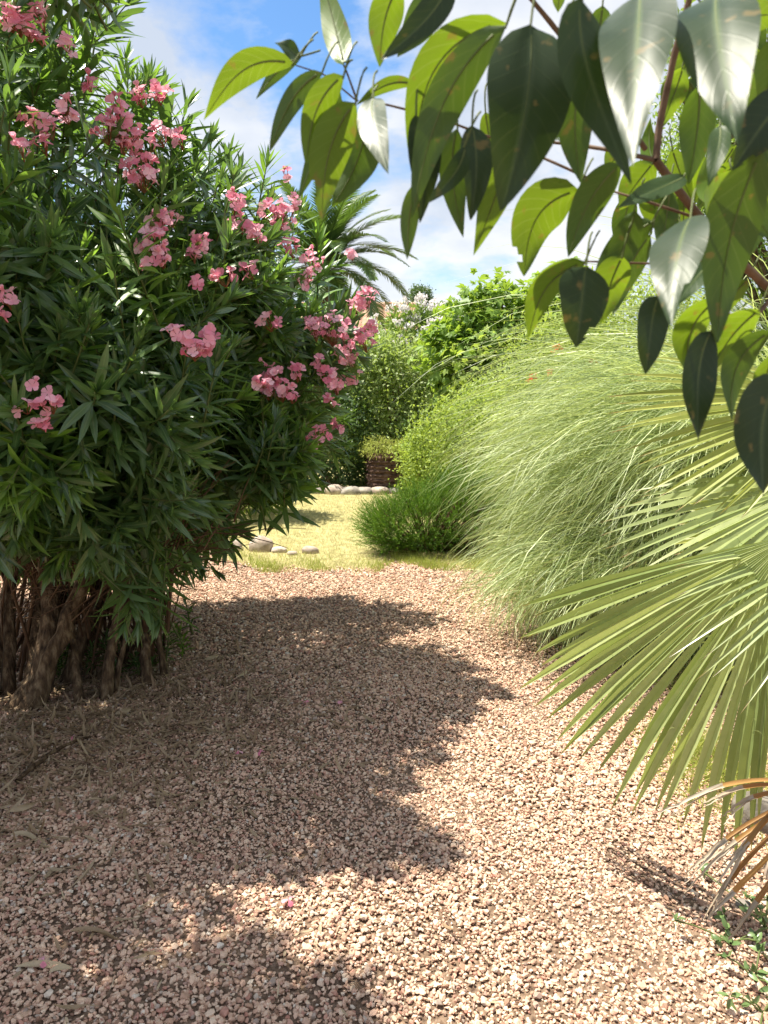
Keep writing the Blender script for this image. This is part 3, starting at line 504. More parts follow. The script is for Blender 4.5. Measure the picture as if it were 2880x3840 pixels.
# juniper
jb = (.42, 7.3, 0); jun = empty('juniper', jb, 'low spreading bright green juniper at the lawn edge beside the arching grass', 'shrub')
JE = [((.38, 7.3, .30), np.array([.46, .45, .36])), ((.85, 7.4, .40), np.array([.55, .5, .42])), ((.08, 7.2, .26), np.array([.34, .38, .28]))]
C, Nr = sample_shell(JE, 3300, .3, 1.0); ok = C[:, 2] > .03; C, Nr = C[ok], Nr[ok]; g = Geo(); per = 26; i = np.repeat(np.arange(len(C)), per); m = len(i)
T = unit(Nr*np.array([1, 1, .6])+np.array([-.1, 0, .55])+rnd_dir(len(C))*.35); tt = np.tile(np.linspace(0, 1, per), len(C))[:, None]
leaves(g, C[i]-T[i]*.10+T[i]*tt*.20, unit(T[i]*1.1+rnd_dir(m)*.9), rnd_dir(m), .036*(1.15-tt[:, 0]*.6), .0075, 1, p_blade, .1, 0, np.clip(tt[:, 0]*.8+rng.random(m)*.3, 0, 1), 2)
g.build('foliage', M['conif'], jun)
g = Geo()
for k in range(120): e = C[rng.integers(len(C))]; tube(g, bez(jb, (np.array(jb)+e)/2+np.array([0, 0, -.03]), e, 5), np.linspace(.012, .003, 5), 4)
g.build('branches', M['twig'], jun)

# palm stump
sb = base_of(1440, 12.0); st = empty('palm_stump', sb, 'short dark palm trunk ringed with old leaf bases behind the stone row', 'palm trunk')
g = Geo(); tube(g, np.array([[sb[0], sb[1], z] for z in np.linspace(-.02, .60, 12)]), np.full(12, .26)*(1+.05*np.sin(np.arange(12)*2)), 20, bump=.05); g.build('trunk', M['trunkp'], st)
g = Geo()
for ring in range(8):
    a = np.linspace(0, 6.28, 15, endpoint=False)+ring*.21+rng.normal(size=15)*.06; c = np.stack([sb[0]+.26*np.cos(a), sb[1]+.26*np.sin(a), np.full(15, .05+ring*.07)], -1); rd = np.stack([np.cos(a), np.sin(a), 0*a], -1); tg = np.stack([-np.sin(a), np.cos(a), 0*a], -1)
    leaves(g, c-tg*.08, unit(tg*1.0+rd*.25+np.array([0, 0, .08])), unit(rd+np.array([0, 0, .8])), .19, .05, 3, p_lance, .2, -.5)
g.build('leaf_bases', M['trunkp'], st)
bush('trailing_creeper', (sb[0], sb[1], .6), 'straggly pale creeper hanging over the top of the palm stump', 'creeper', [((sb[0], sb[1]-.05, .66), np.array([.34, .32, .11]))], 1500, .07, .014, M['grass_g'], prof=p_blade, per=12, clump=.06, droop=.4, trunk=4)

# date palm
dpb = base_of(1215, 21); dp = empty('date_palm', dpb, 'date palm with arching feathery fronds against the clouds behind the pink oleander', 'palm')
hub = pY(1215, 1010, 21)
g = Geo(); tube(g, np.linspace(np.array(dpb)-[0, 0, .1], hub-[0, 0, .3], 14), np.full(14, .30), 14, bump=.08); g.build('trunk', M['trunkp'], dp)
for k in range(46):
    a = k*2.39996; el = R(np.interp(k, [0, 45], [82, -5])); d = np.array([math.cos(a)*math.cos(el), math.sin(a)*math.cos(el), math.sin(el)]); L_ = rng.uniform(2.3, 3.1)
    g = Geo(); pos = leaves(g, hub+d*.1, d, np.array([0, 0, 1.])+.01, L_, .05, 12, p_blade, np.interp(k, [0, 45], [.9, 1.75])*rng.uniform(.85, 1.15), .3, np.array([.4]), 3)[0]
    tt = np.linspace(.08, 1, 84); q = np.stack([np.interp(tt*12, np.arange(13), pos[:, j]) for j in range(3)], -1); T = unit(np.gradient(q, axis=0)); S = unit(np.cross(T, [0, 0, 1.])); Nn = np.cross(S, T)
    for sg in (-1, 1):
        dd = unit(T*.75+sg*S*.75+Nn*.28+rnd_dir(84)*.08); leaves(g, q, dd, Nn, .46*np.clip(np.sin(np.pi*tt**.7)+.25, 0, 1), .042, 2, p_blade, .5, .2, np.clip(rng.random(84)*.4+rng.random()*.5, 0, 1), 3)
    g.build('frond', M['palm'], dp)

# house
hY = 30.; hp0 = pY(1170, 1150, hY); ridge_z = hp0[2]; x0 = pY(900, 1150, hY)[0]; x1 = pY(1560, 1150, hY)[0]; eave_z = ridge_z-1.15; ey = hY-2.6
ho = empty('house', ((x0+x1)/2, hY, 0), 'salmon house with a clay tile roof behind the white oleander', 'house')
g = Geo(); V = np.array([[x0+.3, ey+.5, 0], [x1-.3, ey+.5, 0], [x1-.3, ey+.5, eave_z], [x0+.3, ey+.5, eave_z], [x0+.3, hY+2.5, 0], [x1-.3, hY+2.5, 0], [x1-.3, hY+2.5, eave_z], [x0+.3, hY+2.5, eave_z], [x0+.3, hY, ridge_z-.1], [x1-.3, hY, ridge_z-.1]])
g.add(V, [[0, 1, 2, 3], [4, 7, 6, 5]]); g.add(V, [[1, 5, 6], [1, 6, 2], [2, 6, 9], [0, 7, 4], [0, 3, 7], [3, 8, 7]]); g.build('wall', M['wall'], ho, smooth=False)
g = Geo(); nc = int((x1-x0)/.03); xs = np.linspace(x0, x1, nc); zz_ = .06*np.abs(np.sin((xs-x0)*np.pi/.26))
rows = 9; VV = []
for r_ in range(rows):
    for e_ in (0, 1):
        t_ = (r_+e_)/rows; y = ey+(hY-ey)*t_; z = eave_z+(ridge_z-eave_z)*t_+zz_+(0.035 if e_ == 0 else 0); VV.append(np.stack([xs, np.full(nc, y), z], -1))
V = np.array(VV); i = np.arange(2*rows-1)[:, None]*nc+np.arange(nc-1)[None]; g.add(V, np.stack([i, i+1, i+nc+1, i+nc], -1).reshape(-1, 4)); V2 = V.copy(); V2[..., 1] = 2*hY-V2[..., 1]; g.add(V2, np.stack([i, i+nc, i+nc+1, i+1], -1).reshape(-1, 4))
g.build('roof', M['tile'], ho)
g = Geo(); tube(g, np.array([[x0, hY, ridge_z+.05], [x1, hY, ridge_z+.05]]), .12, 10); g.build('ridge', M['tile'], ho)
# small distant round tree + far trees
bush('round_tree', base_of(1578, 42), 'small round dark tree above the white oleander in the distance', 'tree', [E_(1578, 1108, 42, .55, .55, .42)], 2600, .13, .06, M['darkg'], per=14, trunk=4)
bush('distant_tree', base_of(1800, 60), 'distant blue green tree top left of the fig tree', 'tree', [E_(1700, 1190, 60, 2.2, 1.5, 1.0), E_(1850, 1180, 60, 2.5, 1.5, 1.1)], 3500, .3, .14, M['mid'], per=14, trunk=4)
# ------------------------------------------------------------------ arching grass clump
pb = np.array([2.42, 4.95, 0.])
pg = empty('pampas_grass', pb, 'large pale green arching grass clump spilling over the gravel on the right', 'ornamental grass')
def blades(g, c, rad, n, L, el, bend, Wd, mat=0, az=None, K=10, side=.25, spread=.55, bp=1.5, ysq=.7):
    nk = 22; kc = rng.integers(nk, size=n); kb = rng.uniform(0, 6.28, nk); kr = rad*np.sqrt(rng.random(nk)); kz = rng.normal(size=nk)*.38
    a = rng.uniform(0, 6.28, n) if az is None else az+rng.normal(size=n)*spread+kz[kc]
    P = c+np.stack([kr[kc]*np.cos(kb[kc])+rng.normal(size=n)*.11, kr[kc]*np.sin(kb[kc])*ysq+rng.normal(size=n)*.11, 0*a], -1)
    e = R(1)*rng.uniform(*el, n); D = np.stack([np.cos(a)*np.cos(e), np.sin(a)*np.cos(e), np.sin(e)], -1); Nn = np.stack([-np.cos(a)*np.sin(e), -np.sin(a)*np.sin(e), np.cos(e)], -1)
    rL = rng.uniform(*L, n)*np.clip(1+.42*(P[:, 0]-c[0]-.15), .4, 1.35)*rng.uniform(.85, 1.12, nk)[kc]
    leaves(g, P, D, Nn, rL, Wd*rng.uniform(.6, 1.3, n), K, p_blade, rng.uniform(*bend, n), 0, np.where(rng.random(n) < .35, rng.uniform(.75, 1, n), rng.uniform(0, .5, n)), 2, mat, side=rng.normal(size=n)*side*1.6, twist=rng.normal(size=n)*2.2, bp=bp)
g = Geo()
blades(g, pb+np.array([-.1, 0, 0]), .80, 4000, (2.1, 3.1), (76, 90), (1.7, 2.7), .0085, az=R(200))
blades(g, pb+np.array([-.3, -.1, 0]), .70, 2500, (1.2, 2.0), (70, 88), (2.3, 3.1), .0075, az=R(212))
blades(g, pb+np.array([-.45, -.2, 0]), .70, 2200, (.8, 1.3), (64, 86), (2.2, 3.0), .0065, az=R(225))
blades(g, pb, .8, 2000, (1.5, 2.9), (76, 90), (1.3, 2.8), .0075)
blades(g, pb+np.array([.9, .8, 0]), .6, 1600, (2.1, 2.8), (76, 90), (.9, 2.0), .0085, az=R(190), spread=.9)
blades(g, np.array([1.62, 4.62, 0.]), .55, 2600, (1.0, 1.7), (68, 88), (2.2, 3.0), .0075, az=R(205))
blades(g, pb+np.array([-.1, 0, 0]), .8, 800, (2.0, 2.9), (76, 90), (1.7, 2.6), .014, az=R(202), spread=.7)
blades(g, pb+np.array([-.4, -.2, 0]), .8, 500, (1.1, 1.9), (66, 88), (2.0, 3.0), .013, az=R(212), spread=.8)
g.build('blades', M['pampas'], pg)
g = Geo(); blades(g, pb+np.array([-.3, -.1, 0]), .7, 700, (1.0, 2.0), (60, 86), (1.6, 2.6), .005, az=R(210)); blades(g, pb+np.array([-.55, -.25, 0]), .7, 900, (.5, 1.0), (45, 84), (1.4, 2.4), .005, az=R(225)); g.build('dry_blades', M['pampas_dry'], pg)
rd_ = empty('reed_clump', (2.9, 5.6, 0), 'upright bright green reed like clump behind the arching grass at right', 'ornamental grass')
g = Geo(); blades(g, np.array([2.85, 5.5, 0.]), .7, 1500, (1.8, 2.4), (72, 90), (.3, 1.1), .016, bp=1.); blades(g, np.array([2.9, 4.9, 0.]), .8, 1500, (.9, 1.8), (55, 88), (.3, 1.2), .014, bp=1.); g.build('blades', M['reed'], rd_)

# ------------------------------------------------------------------ fan palm
fpb = np.array([1.75, 2.45, 0]); fp = empty('fan_palm', fpb, 'fan palm with pleated fronds reaching in from the right edge over the gravel', 'palm')
def frond(parent, hub, cdir, nrm, L, span, nseg, mat, sag=.35, join=.5, foldv=.55, tipmat=None, name='frond', label=None, threads=True, seg_drop=0., asym=0.):
    g = Geo(); cdir = unit(cdir); nrm = unit(nrm-cdir*np.dot(nrm, cdir)); S = np.cross(cdir, nrm)
    a = np.linspace(-span/2, span/2, nseg)+rng.normal(size=nseg)*.004; dth = span/nseg
    D = cdir*np.cos(a)[:, None]+S*np.sin(a)[:, None]; LL = L*(1-.18*(a/(span/2))**2)*rng.uniform(.93, 1.05, nseg)*(1+asym*a/(span/2))
    keep = rng.random(nseg) >= seg_drop; D, LL = D[keep], LL[keep]; n = len(D)
    pw = lambda t: np.where(t < join, np.clip(t/join, .02, 1), np.clip((1-t)/(1-join), 0, 1)**.8+.015)
    bend = sag*rng.uniform(.8, 1.25, n)
    leaves(g, np.repeat(hub[None], n, 0), D, np.repeat(nrm[None], n, 0), LL, 2*LL*join*dth*.56, 14, pw, bend, foldv, np.clip(rng.normal(.5, .4, n), 0, 1), 3, side=rng.normal(size=n)*.045, twist=rng.normal(size=n)*.18)
    if threads:
        for k in range(n//3):
            j = rng.integers(n); p = hub+D[j]*LL[j]*rng.uniform(.5, .72)-nrm*.01+np.array([0, 0, -.02*sag]); q = p+rnd_dir(1)[0]*.03; tube(g, bez(p, q+rnd_dir(1)[0]*.02, q+np.array([0, 0, -.03]), 5), .0006, 3, r=1.)
    f = g.build(name, mat, parent, smooth=False)
    if label: f['label'] = label
    g = Geo(); e = np.array([fpb[0], fpb[1], .75]); tube(g, bez(hub, (hub+e)/2+np.array([0, 0, .08]), e, 8), np.linspace(.009, .016, 8), 6); g.build('petiole', M['gtwig'] if mat is not M['dead'] else M['dead'], f)
    return f
def P3(u, v, d): return pD(u, v, d)
# main near frond
hA = P3(2965, 2010, 1.95); tA = P3(2300, 2860, 2.2)
frond(fp, hA, tA-hA, np.array([-.25, -.68, .70]), 1.0, R(82), 32, M['fan'], .34, .66, foldv=.75, asym=.12)
hB = P3(3130, 1500, 2.5); frond(fp, hB, P3(2420, 1580, 2.45)-hB, np.array([-.1, -.75, .65]), .72, R(80), 22, M['fan_y'], .25, .58)
hC = P3(3120, 1800, 2.35); frond(fp, hC, P3(2420, 2050, 2.3)-hC, np.array([-.1, -.5, .85]), .70, R(70), 18, M['fan'], .25, .6)
hD = P3(3080, 1960, 2.6); frond(fp, hD, P3(2560, 2200, 2.7)-hD, np.array([-.35, -.7, .6]), .50, R(110), 40, M['fan_y'], .1, .78, label='yellowing pleated frond behind the green ones')
hF = P3(3150, 2050, 2.1); frond(fp, hF, P3(2700, 2450, 1.75)-hF, np.array([.5, -.5, .75]), .60, R(60), 16, M['fan'], .5, .45)
hG = P3(3060, 2250, 2.4); frond(fp, hG, P3(2900, 2850, 2.5)-hG, np.array([-.3, -.8, .3]), .5, R(100), 30, M['fan'], .5, .5)
hE = P3(3080, 2960, 1.85)
g = Geo()
segs = [((2900, 2895), (2480, 3045)), ((2900, 2960), (2700, 3060)), ((2900, 3030), (2580, 3270)), ((2890, 3060), (2560, 3345)), ((2890, 3130), (2640, 3430)), ((2890, 3240), (2650, 3440)), ((2890, 3340), (2730, 3520)), ((2900, 3000), (2700, 3330)), ((2900, 2980), (2720, 3340)), ((2900, 2930), (2640, 3010))]
def ribbon(g, q, w, nrm, fold, r, mat, tw=0.):
    q = np.asarray(q); n = len(q); T = unit(np.gradient(q, axis=0)); S = unit(np.cross(T, nrm)); Nn = np.cross(S, T); a = (tw*np.linspace(0, 1, n))[:, None]; S, Nn = S*np.cos(a)+Nn*np.sin(a), Nn*np.cos(a)-S*np.sin(a)
    w = np.broadcast_to(w, n)[:, None]; V = np.stack([q-S*w/2+Nn*w*fold/2, q, q+S*w/2+Nn*w*fold/2], 1); A = np.zeros((n, 3, 3)); A[..., 0] = r; A[..., 1] = [-1, 0, 1]; A[..., 2] = np.linspace(0, 1, n)[:, None]
    i = np.arange(n-1)[:, None]*3+np.arange(2)[None]; g.add(V, np.stack([i, i+1, i+4, i+3], -1).reshape(-1, 4), A, mat)
for (a, b) in segs:
    A = P3(*a, 1.85); B = P3(*b, 1.80); l2 = np.linalg.norm(B-A); q = bez4(hE, A, A*.45+B*.55+np.array([0, 0, .10*l2]), B, 30); q[20:] += np.cumsum(rng.normal(size=(10, 3)), 0)*.0012; r_ = rng.random(); nn = np.array([-.2, -.6, .8])+rnd_dir(1)[0]*.3
    c = 20+rng.integers(-3, 2); ribbon(g, q[:c+1], np.linspace(.007, .013, c+1), nn, .9, r_, 0)
    ribbon(g, q[c:], np.linspace(.013, .003, 30-c), nn, 1.0, r_, 1, tw=rng.normal()*1.2)
    q2 = q[c:]+np.linspace(0, 1, 30-c)[:, None]*rnd_dir(1)[0]*.018; ribbon(g, q2, np.linspace(.008, .002, 30-c), nn, 1.0, rng.random(), 1, tw=rng.normal())
dfr = g.build('frond', [M['dead'], M['deadtip']], fp); dfr['label'] = 'dead orange frond with bleached ragged tips'
g = Geo(); tube(g, np.array([[fpb[0]+.02*math.sin(k), fpb[1], z] for k, z in enumerate(np.linspace(-.02, .8, 10))]), np.full(10, .13), 14, bump=.1); g.build('trunk', M['trunkp'], fp)

# ------------------------------------------------------------------ stones
def stone(u, v, wpx, hr, mat, lab, seed, grp=None, Yr=1., cat='stone'):
    p = gp(u, v); d = p[1]*math.cos(PITCH)+1.5*math.sin(PITCH); w = wpx/FPX*d/2; g = Geo()
    stone_geo(g, (p[0], p[1]+w*.5, w*hr*.18), (w, w*.8*Yr, w*hr), rng.uniform(-.3, .3), seed)
    o = g.build('stone', mat); tag(o, lab, cat, grp); return o
row = [(1010, 1842, 66, .62, 'leftmost stone of the far row, half hidden by oleander leaves'), (1078, 1846, 74, .6, 'stone of the far row just right of the leaf covered one'), (1190, 1850, 62, .65, 'grey stone left of the largest in the far row'), (1252, 1852, 92, .6, 'largest rounded grey stone of the far row'), (1312, 1853, 84, .55, 'flat pale stone right of the largest in the far row'), (1368, 1852, 80, .55, 'buff stone of the far row in front of the palm stump'), (1424, 1852, 76, .6, 'last pale stone of the far row beside the juniper'), (1132, 1848, 60, .6, 'small stone in the middle gap of the far row'), (1480, 1850, 60, .6, 'stone at the right end of the far row behind the juniper')]
for k, (u, v, w, h, lab) in enumerate(row): stone(u, v, w, h, M['stone'] if k % 3 else M['stone2'], lab, 40+k, 'round stones edging the far side of the lawn')
near = [(868, 2066, 82, .75, 'pinkish stone under the oleander tips at the lawn edge'), (978, 2066, 88, .95, 'tallest stone on the near lawn edge with dry grass on it'), (1045, 2070, 60, .5, 'low pale stone right of the tallest on the lawn edge'), (1095, 2080, 40, .5, 'smallest sunken stone on the near lawn edge'), (1160, 2074, 62, .65, 'round white stone alone on the near lawn edge'), (800, 2070, 60, .5, 'bleached flat stone furthest under the oleander')]
for k, (u, v, w, h, lab) in enumerate(near): stone(u, v, w, h, M['stone2'], lab, 60+k, 'stones along the near edge of the lawn')
stone(2900, 3110, 260, .65, M['boulder'], 'dark grey boulder behind the dead palm frond at the right edge', 81, cat='boulder')
stone(2990, 3330, 200, .8, M['stone2'], 'pale cream boulder at the right edge below the grey one', 83, cat='boulder')
for k, (u, v, w, lab, mt) in enumerate([(2795, 3405, 62, 'flat grey white pebble in the palm shadow', 'stone'), (2480, 3410, 34, 'small white stone at the edge of the palm shadow', 'stone2'), (1923, 3480, 34, 'near black stone on the sunlit gravel', 'boulder')]):
    stone(u, v, w, .5, M[mt], lab, 90+k)

# ------------------------------------------------------------------ grass stuff
g = Geo(); n = 120000; X = rng.uniform(-5.5, 3.5, n); Y = edge_y(X)+.05+rng.random(n)**1.3*5.2
P = np.stack([X, Y, np.full(n, -.004)], -1); pat = np.clip(.5+.5*np.sin(X*2.1+np.sin(Y*1.3)*2)*np.sin(Y*1.7+X), 0, 1)
leaves(g, P, unit(rnd_dir(n)*.8+np.array([0, 0, .9])), rnd_dir(n), rng.uniform(.018, .045, n), .0055, 1, p_blade, .3, 0, np.clip(rng.random(n)*.7+pat*.3-.25*(np.sin(X*7+Y*3)*np.sin(Y*5-X*2) > .45), 0, 1), 2)
tag(g.build('dry_grass', M['grass']), 'short dry yellow grass of the lawn', 'grass', kind='stuff')
g = Geo(); n = 15000; X = rng.uniform(-2.2, 1.3, n); Y = edge_y(X)-.16+np.abs(rng.normal(size=n))*.30+.08*np.sin(X*9); k = rng.random(n) < np.clip(.35+.3*np.sin(X*5)+.3*np.sin(X*13+Y*6+1)+.25*(X-.1), .04, 1); X, Y = X[k], Y[k]; n = len(X)
leaves(g, np.stack([X, Y, 0*X], -1), unit(rnd_dir(n)*.6+np.array([0, 0, 1.])), rnd_dir(n), rng.uniform(.03, .085, n), .005, 2, p_blade, .5, 0, None, 2)
# fringe around the arching grass and along the right side of the path
n = 9000; a = rng.uniform(R(150), R(290), n); rr = rng.normal(1.05, .18, n); X2 = pb[0]+rr*np.cos(a); Y2 = pb[1]-.1+rr*1.25*np.sin(a); leaves(g, np.stack([X2, Y2, 0*X2], -1), unit(rnd_dir(n)*.8+np.array([0, 0, 1.])), rnd_dir(n), rng.uniform(.03, .13, n), .004, 3, p_blade, .7, 0, None, 2)
n = 2500; X2 = rng.normal(1.35, .13, n); Y2 = rng.normal(2.95, .25, n); leaves(g, np.stack([X2, Y2, 0*X2], -1), unit(rnd_dir(n)*.8+np.array([0, 0, .8])), rnd_dir(n), rng.uniform(.03, .11, n), .004, 3, p_blade, .8, 0, None, 2)
tag(g.build('green_grass', M['grass_g']), 'yellow green grass fringing the gravel edge', 'grass', kind='stuff')

# litter under the oleander
g = Geo(); n = 4200; X = rng.normal(-1.4, .55, n); Y = rng.normal(3.35, .6, n); n = len(X)
leaves(g, np.stack([X, Y, np.full(n, .014)], -1), unit(rnd_dir(n)*np.array([1, 1, .12])), np.array([0, 0, 1.])+rnd_dir(n)*.4, rng.uniform(.04, .12, n), rng.uniform(.006, .016, n), 3, p_lance, rng.normal(size=n)*.8, .3, rng.random(n)*.5, 3)
for k in range(320):
    p = np.array([rng.normal(-1.3, .5), rng.normal(3.2, .5), .015]); d = unit(rnd_dir(1)[0]*np.array([1, 1, .1])); l = rng.uniform(.05, .22); tube(g, bez(p, p+d*l*.5+rnd_dir(1)[0]*.015+[0, 0, .008], p+d*l, 4), .0018, 4, r=.15)
n = 900; X = rng.uniform(-1.6, .9, n); Y = rng.uniform(1.5, 4.5, n); k = rng.random(n) < np.clip(.75-.45*X, .08, 1); X, Y = X[k], Y[k]; n = len(X)
leaves(g, np.stack([X, Y, np.full(n, .017)], -1), unit(rnd_dir(n)*np.array([1, 1, .15])), np.array([0, 0, 1.])+rnd_dir(n)*.5, rng.uniform(.012, .05, n), rng.uniform(.003, .009, n), 3, p_lance, rng.normal(size=n)*.9, .4, rng.random(n)**.6, 3)
tag(g.build('leaf_litter', M['dryleaf']), 'thin brown litter of twigs and leaves under the oleander', 'litter', kind='stuff')
dl = [(250, 3575, 300, 26, 'long curled pale leaf near the bottom left corner', .9), (130, 3110, 150, 28, 'pale dry leaf lying by itself left of the shaded gravel', .8), (400, 3470, 230, 30, 'thin twisted dry leaf above the long curled one', .2), (930, 2523, 90, 16, 'yellowish leaf lying alone in the shade beyond the pink petals', .9), (740, 2710, 90, 14, 'small curled grey leaf right of the oleander trunks', .3), (100, 3030, 110, 22, 'folded leaf near the left edge above the pale dry one', .6), (225, 3620, 70, 20, 'upright white folded leaf beside the long curled one', 1.), (800, 2470, 70, 16, 'tiny straw leaf in the shade by the oleander seedlings', .7), (470, 2670, 70, 20, 'tan leaf by the thick oleander trunk', .6), (380, 2985, 110, 14, 'narrow leaf lying across a sunlit fleck', .5), (630, 3160, 60, 14, 'brown scrap of leaf at the sunlit gap', .2), (850, 3610, 60, 12, 'slim pale leaf on the bottom shaded gravel', .9)]
for (u, v, lpx, wpx, lab, r_) in dl:
    p = gp(u, v, .035); d = np.linalg.norm(p-CAM); g = Geo(); a = rng.uniform(-.1, .9); D = np.array([math.cos(a), math.sin(a), .12])
    leaves(g, p-D*lpx/FPX*d*.5, D, np.array([rng.normal()*.4, -.5, .8]), lpx/FPX*d, wpx/FPX*d*.9, 10, p_lance, rng.uniform(.4, .9), .6, np.array([r_]), 5, side=rng.choice([-1, 1])*rng.uniform(.6, 1.5), twist=rng.uniform(-1, 1)*2.2)
    tag(g.build('dry_leaf', M['dryleaf']), lab, 'leaf', 'dry leaves fallen on the gravel')
for (u, v, lab) in ((895, 2815, 'left of the two fallen pink petals in the shaded gravel'), (978, 2818, 'brighter pink blossom right of the other fallen one'), (1082, 3372, 'red pink petal on the sunlit strip of gravel'), (1145, 2632, 'pale pink petals far up the shaded gravel'), (1270, 2628, 'rose petal beside the sunlit flecks'), (270, 2762, 'faded orange flower by the fallen stick'), (165, 3600, 'whitish pink petal at bottom left')):
    p = gp(u, v, .022); g = Geo(); leaves(g, np.repeat(p[None], 4, 0), unit(rnd_dir(4)*np.array([1, 1, .3])), np.array([0, 0, 1.])+rnd_dir(4)*.5, .022, .02, 3, p_petal, .5, .1); tag(g.build('fallen_petal', M['pink']), lab, 'petal', 'pink petals fallen on the gravel')
g = Geo(); A = gp(60, 2930, .02); B = gp(340, 2760, .02); tube(g, bez4(A, A*.6+B*.4+[-.02, .04, .02], A*.3+B*.7+[0, .03, .02], B, 16)+rng.normal(size=(16, 3))*.002, np.linspace(.011, .005, 16), 7, bump=.1); tag(g.build('fallen_stick', M['bark']), 'bent bare stick lying on the gravel below the oleander trunks', 'stick')
for k, (u, v, l, lab) in enumerate([(940, 2610, .16, 'slim twig lying near the yellowish fallen leaf'), (480, 2860, .10, 'short straw twig right of the bent stick')]):
    g = Geo(); p = gp(u, v, .02); tube(g, bez(p, p+[l*.5, .03, .01], p+[l, .02, .0], 6), .0022, 5); tag(g.build('fallen_twig', M['twig']), lab, 'twig')

# seedlings at the oleander foot
for (u, v, h, lab) in ((620, 2500, .36, 'feathery green seedling at the right foot of the oleander'), (400, 2520, .22, 'small oleander sucker between the middle trunks'), (240, 2540, .26, 'leafy sucker right of the thick trunk'), (480, 2540, .12, 'tiny sucker on the ground between trunks'), (540, 2260, .16, 'short leafy sucker on the gravel edge behind the trunks')):
    b = gp(u, v); o = empty('oleander_sucker', b, lab, 'seedling', 'young suckers at the oleander foot'); g = Geo(); gt = Geo(); k = 9 if h > .3 else 5
    T_ = b+np.stack([rng.normal(size=k)*.05, rng.normal(size=k)*.05, rng.uniform(.5, 1, k)*h], -1); shoots(g, gt, T_, unit(rnd_dir(k)*.35+[0, 0, 1.]), Lr=(h*.5, h*.7), nwh=7, leafL=(.05, .09), leafW=.013, young=.15)
    g.build('foliage', [M['ole'], M['ole_new']], o); gt.build('stem', M['gtwig'], o)
# succulents bottom right
for (u, v, s, lab) in ((2740, 3540, .07, 'small fleshy plant touching the tips of the dead frond'), (2830, 3680, .08, 'fleshy green plant spreading in from the right edge'), (2870, 3480, .10, 'fleshy plant under the palm at the right edge'), (2860, 3800, .06, 'lowest fleshy sprig in the bottom right corner')):
    b = gp(u, v); o = empty('fleshy_plant', b, lab, 'succulent', 'fleshy ground plants at the right edge'); g = Geo(); gs = Geo()
    for k in range(7):
        e = b+np.array([rng.normal()*s*.8, rng.normal()*s*.8, rng.uniform(.02, .06)]); tube(gs, bez(b, (b+e)/2+[0, 0, .02], e, 4), .0025, 5); q = 6
        leaves(g, np.repeat(e[None], q, 0)+rnd_dir(q)*.006, unit(rnd_dir(q)+[0, 0, .5]), rnd_dir(q)+np.array([0, 0, .8]), rng.uniform(.02, .034, q), .014, 4, p_oval, .5, .3, None, 3)
    g.build('foliage', M['succ'], o); gs.build('stem', M['gtwig'], o)

# ------------------------------------------------------------------ flowering tree at upper right
bt = bush('flowering_tree', (3.6, 5.2, 0), 'small leaved tree with cream blossom behind the glossy branch at upper right', 'tree', [E_(2960, 330, 5.2, .85, .8, .95), E_(3050, 760, 5.4, .8, .8, .8), E_(2760, 560, 5.6, .42, .5, .7), E_(2620, 700, 5.8, .3, .35, .45)], 15000, .055, .022, M['mid'], K=2, per=16, clump=.10, trunk=26, tmat='bark', r0=.35)
for (u, v) in ((2860, 370), (2800, 330), (2870, 200), (2760, 420), (2880, 560), (2820, 640), (2780, 100)):
    g = Geo(); c = pY(u, v, 4.75); n = 130; leaves(g, c+rnd_dir(n)*np.array([.05, .05, .09])*rng.random((n, 1)), rnd_dir(n), rnd_dir(n), .012, .010, 2, p_petal, .2, .1); g.build('blossom', M['bud'], bt)

# ------------------------------------------------------------------ near glossy branch
nt_ = empty('glossy_leaved_tree', (1.15, .75, 0), 'near tree branch with large glossy hanging leaves across the top right', 'tree')
g = Geo(); tube(g, np.array([[1.15, .75, -.05], [1.16, .77, .5], [1.12, .72, 1.0], [1.15, .75, 1.6], [1.1, .8, 2.2], [1.1, .8, 2.7]]), [.06, .05, .045, .04, .03, .02], 12, bump=.04); g.build('trunk', M['fg_bark'], nt_)
def pl(*pts): return [P3(*p) for p in pts]
def smooth_path(pts, n=18):
    pts = np.array(pts); s = np.concatenate([[0], np.cumsum(np.linalg.norm(np.diff(pts, axis=0), axis=1))]); t = np.linspace(0, s[-1], n); q = np.stack([np.interp(t, s, pts[:, j]) for j in range(3)], -1)
    for _ in range(2): q[1:-1] = (q[:-2]+2*q[1:-1]+q[2:])/4
    return q
BR = [([(3400, 1330, .95), (2900, 1110, .70), (2620, 820, .66), (2460, 600, .64)], .0068, .0046), ([(2460, 600, .64), (2470, 480, .64), (2530, 200, .62), (2600, -60, .6)], .0045, .003), ([(2460, 600, .64), (2300, 565, .66), (2180, 545, .68), (1980, 525, .70)], .003, .0016),
      ([(2420, 560, .64), (2330, 430, .62), (2200, 260, .62), (2100, 130, .62), (1980, -20, .6)], .003, .0024), ([(2230, 680, .66), (2080, 610, .66), (1960, 560, .68), (1640, 440, .64), (1400, 380, .62)], .0018, .0012), ([(1340, 380, .62), (1300, 270, .62), (1285, 235, .62)], .0014, .0009), ([(1340, 380, .62), (1220, 280, .62), (1110, 245, .60)], .001, .0007),
      ([(2900, 420, .8), (2800, 200, .8), (2740, 80, .8)], .003, .002), ([(2620, 820, .66), (2440, 760, .66), (2240, 700, .68)], .002, .0012), ([(2760, 960, .68), (2480, 990, .66), (2200, 980, .66)], .002, .001), ([(2900, 1110, .7), (2840, 1180, .68), (2700, 1180, .66)], .003, .0015), ([(2620, 820, .66), (2560, 900, .64), (2440, 1000, .64)], .002, .0012)]
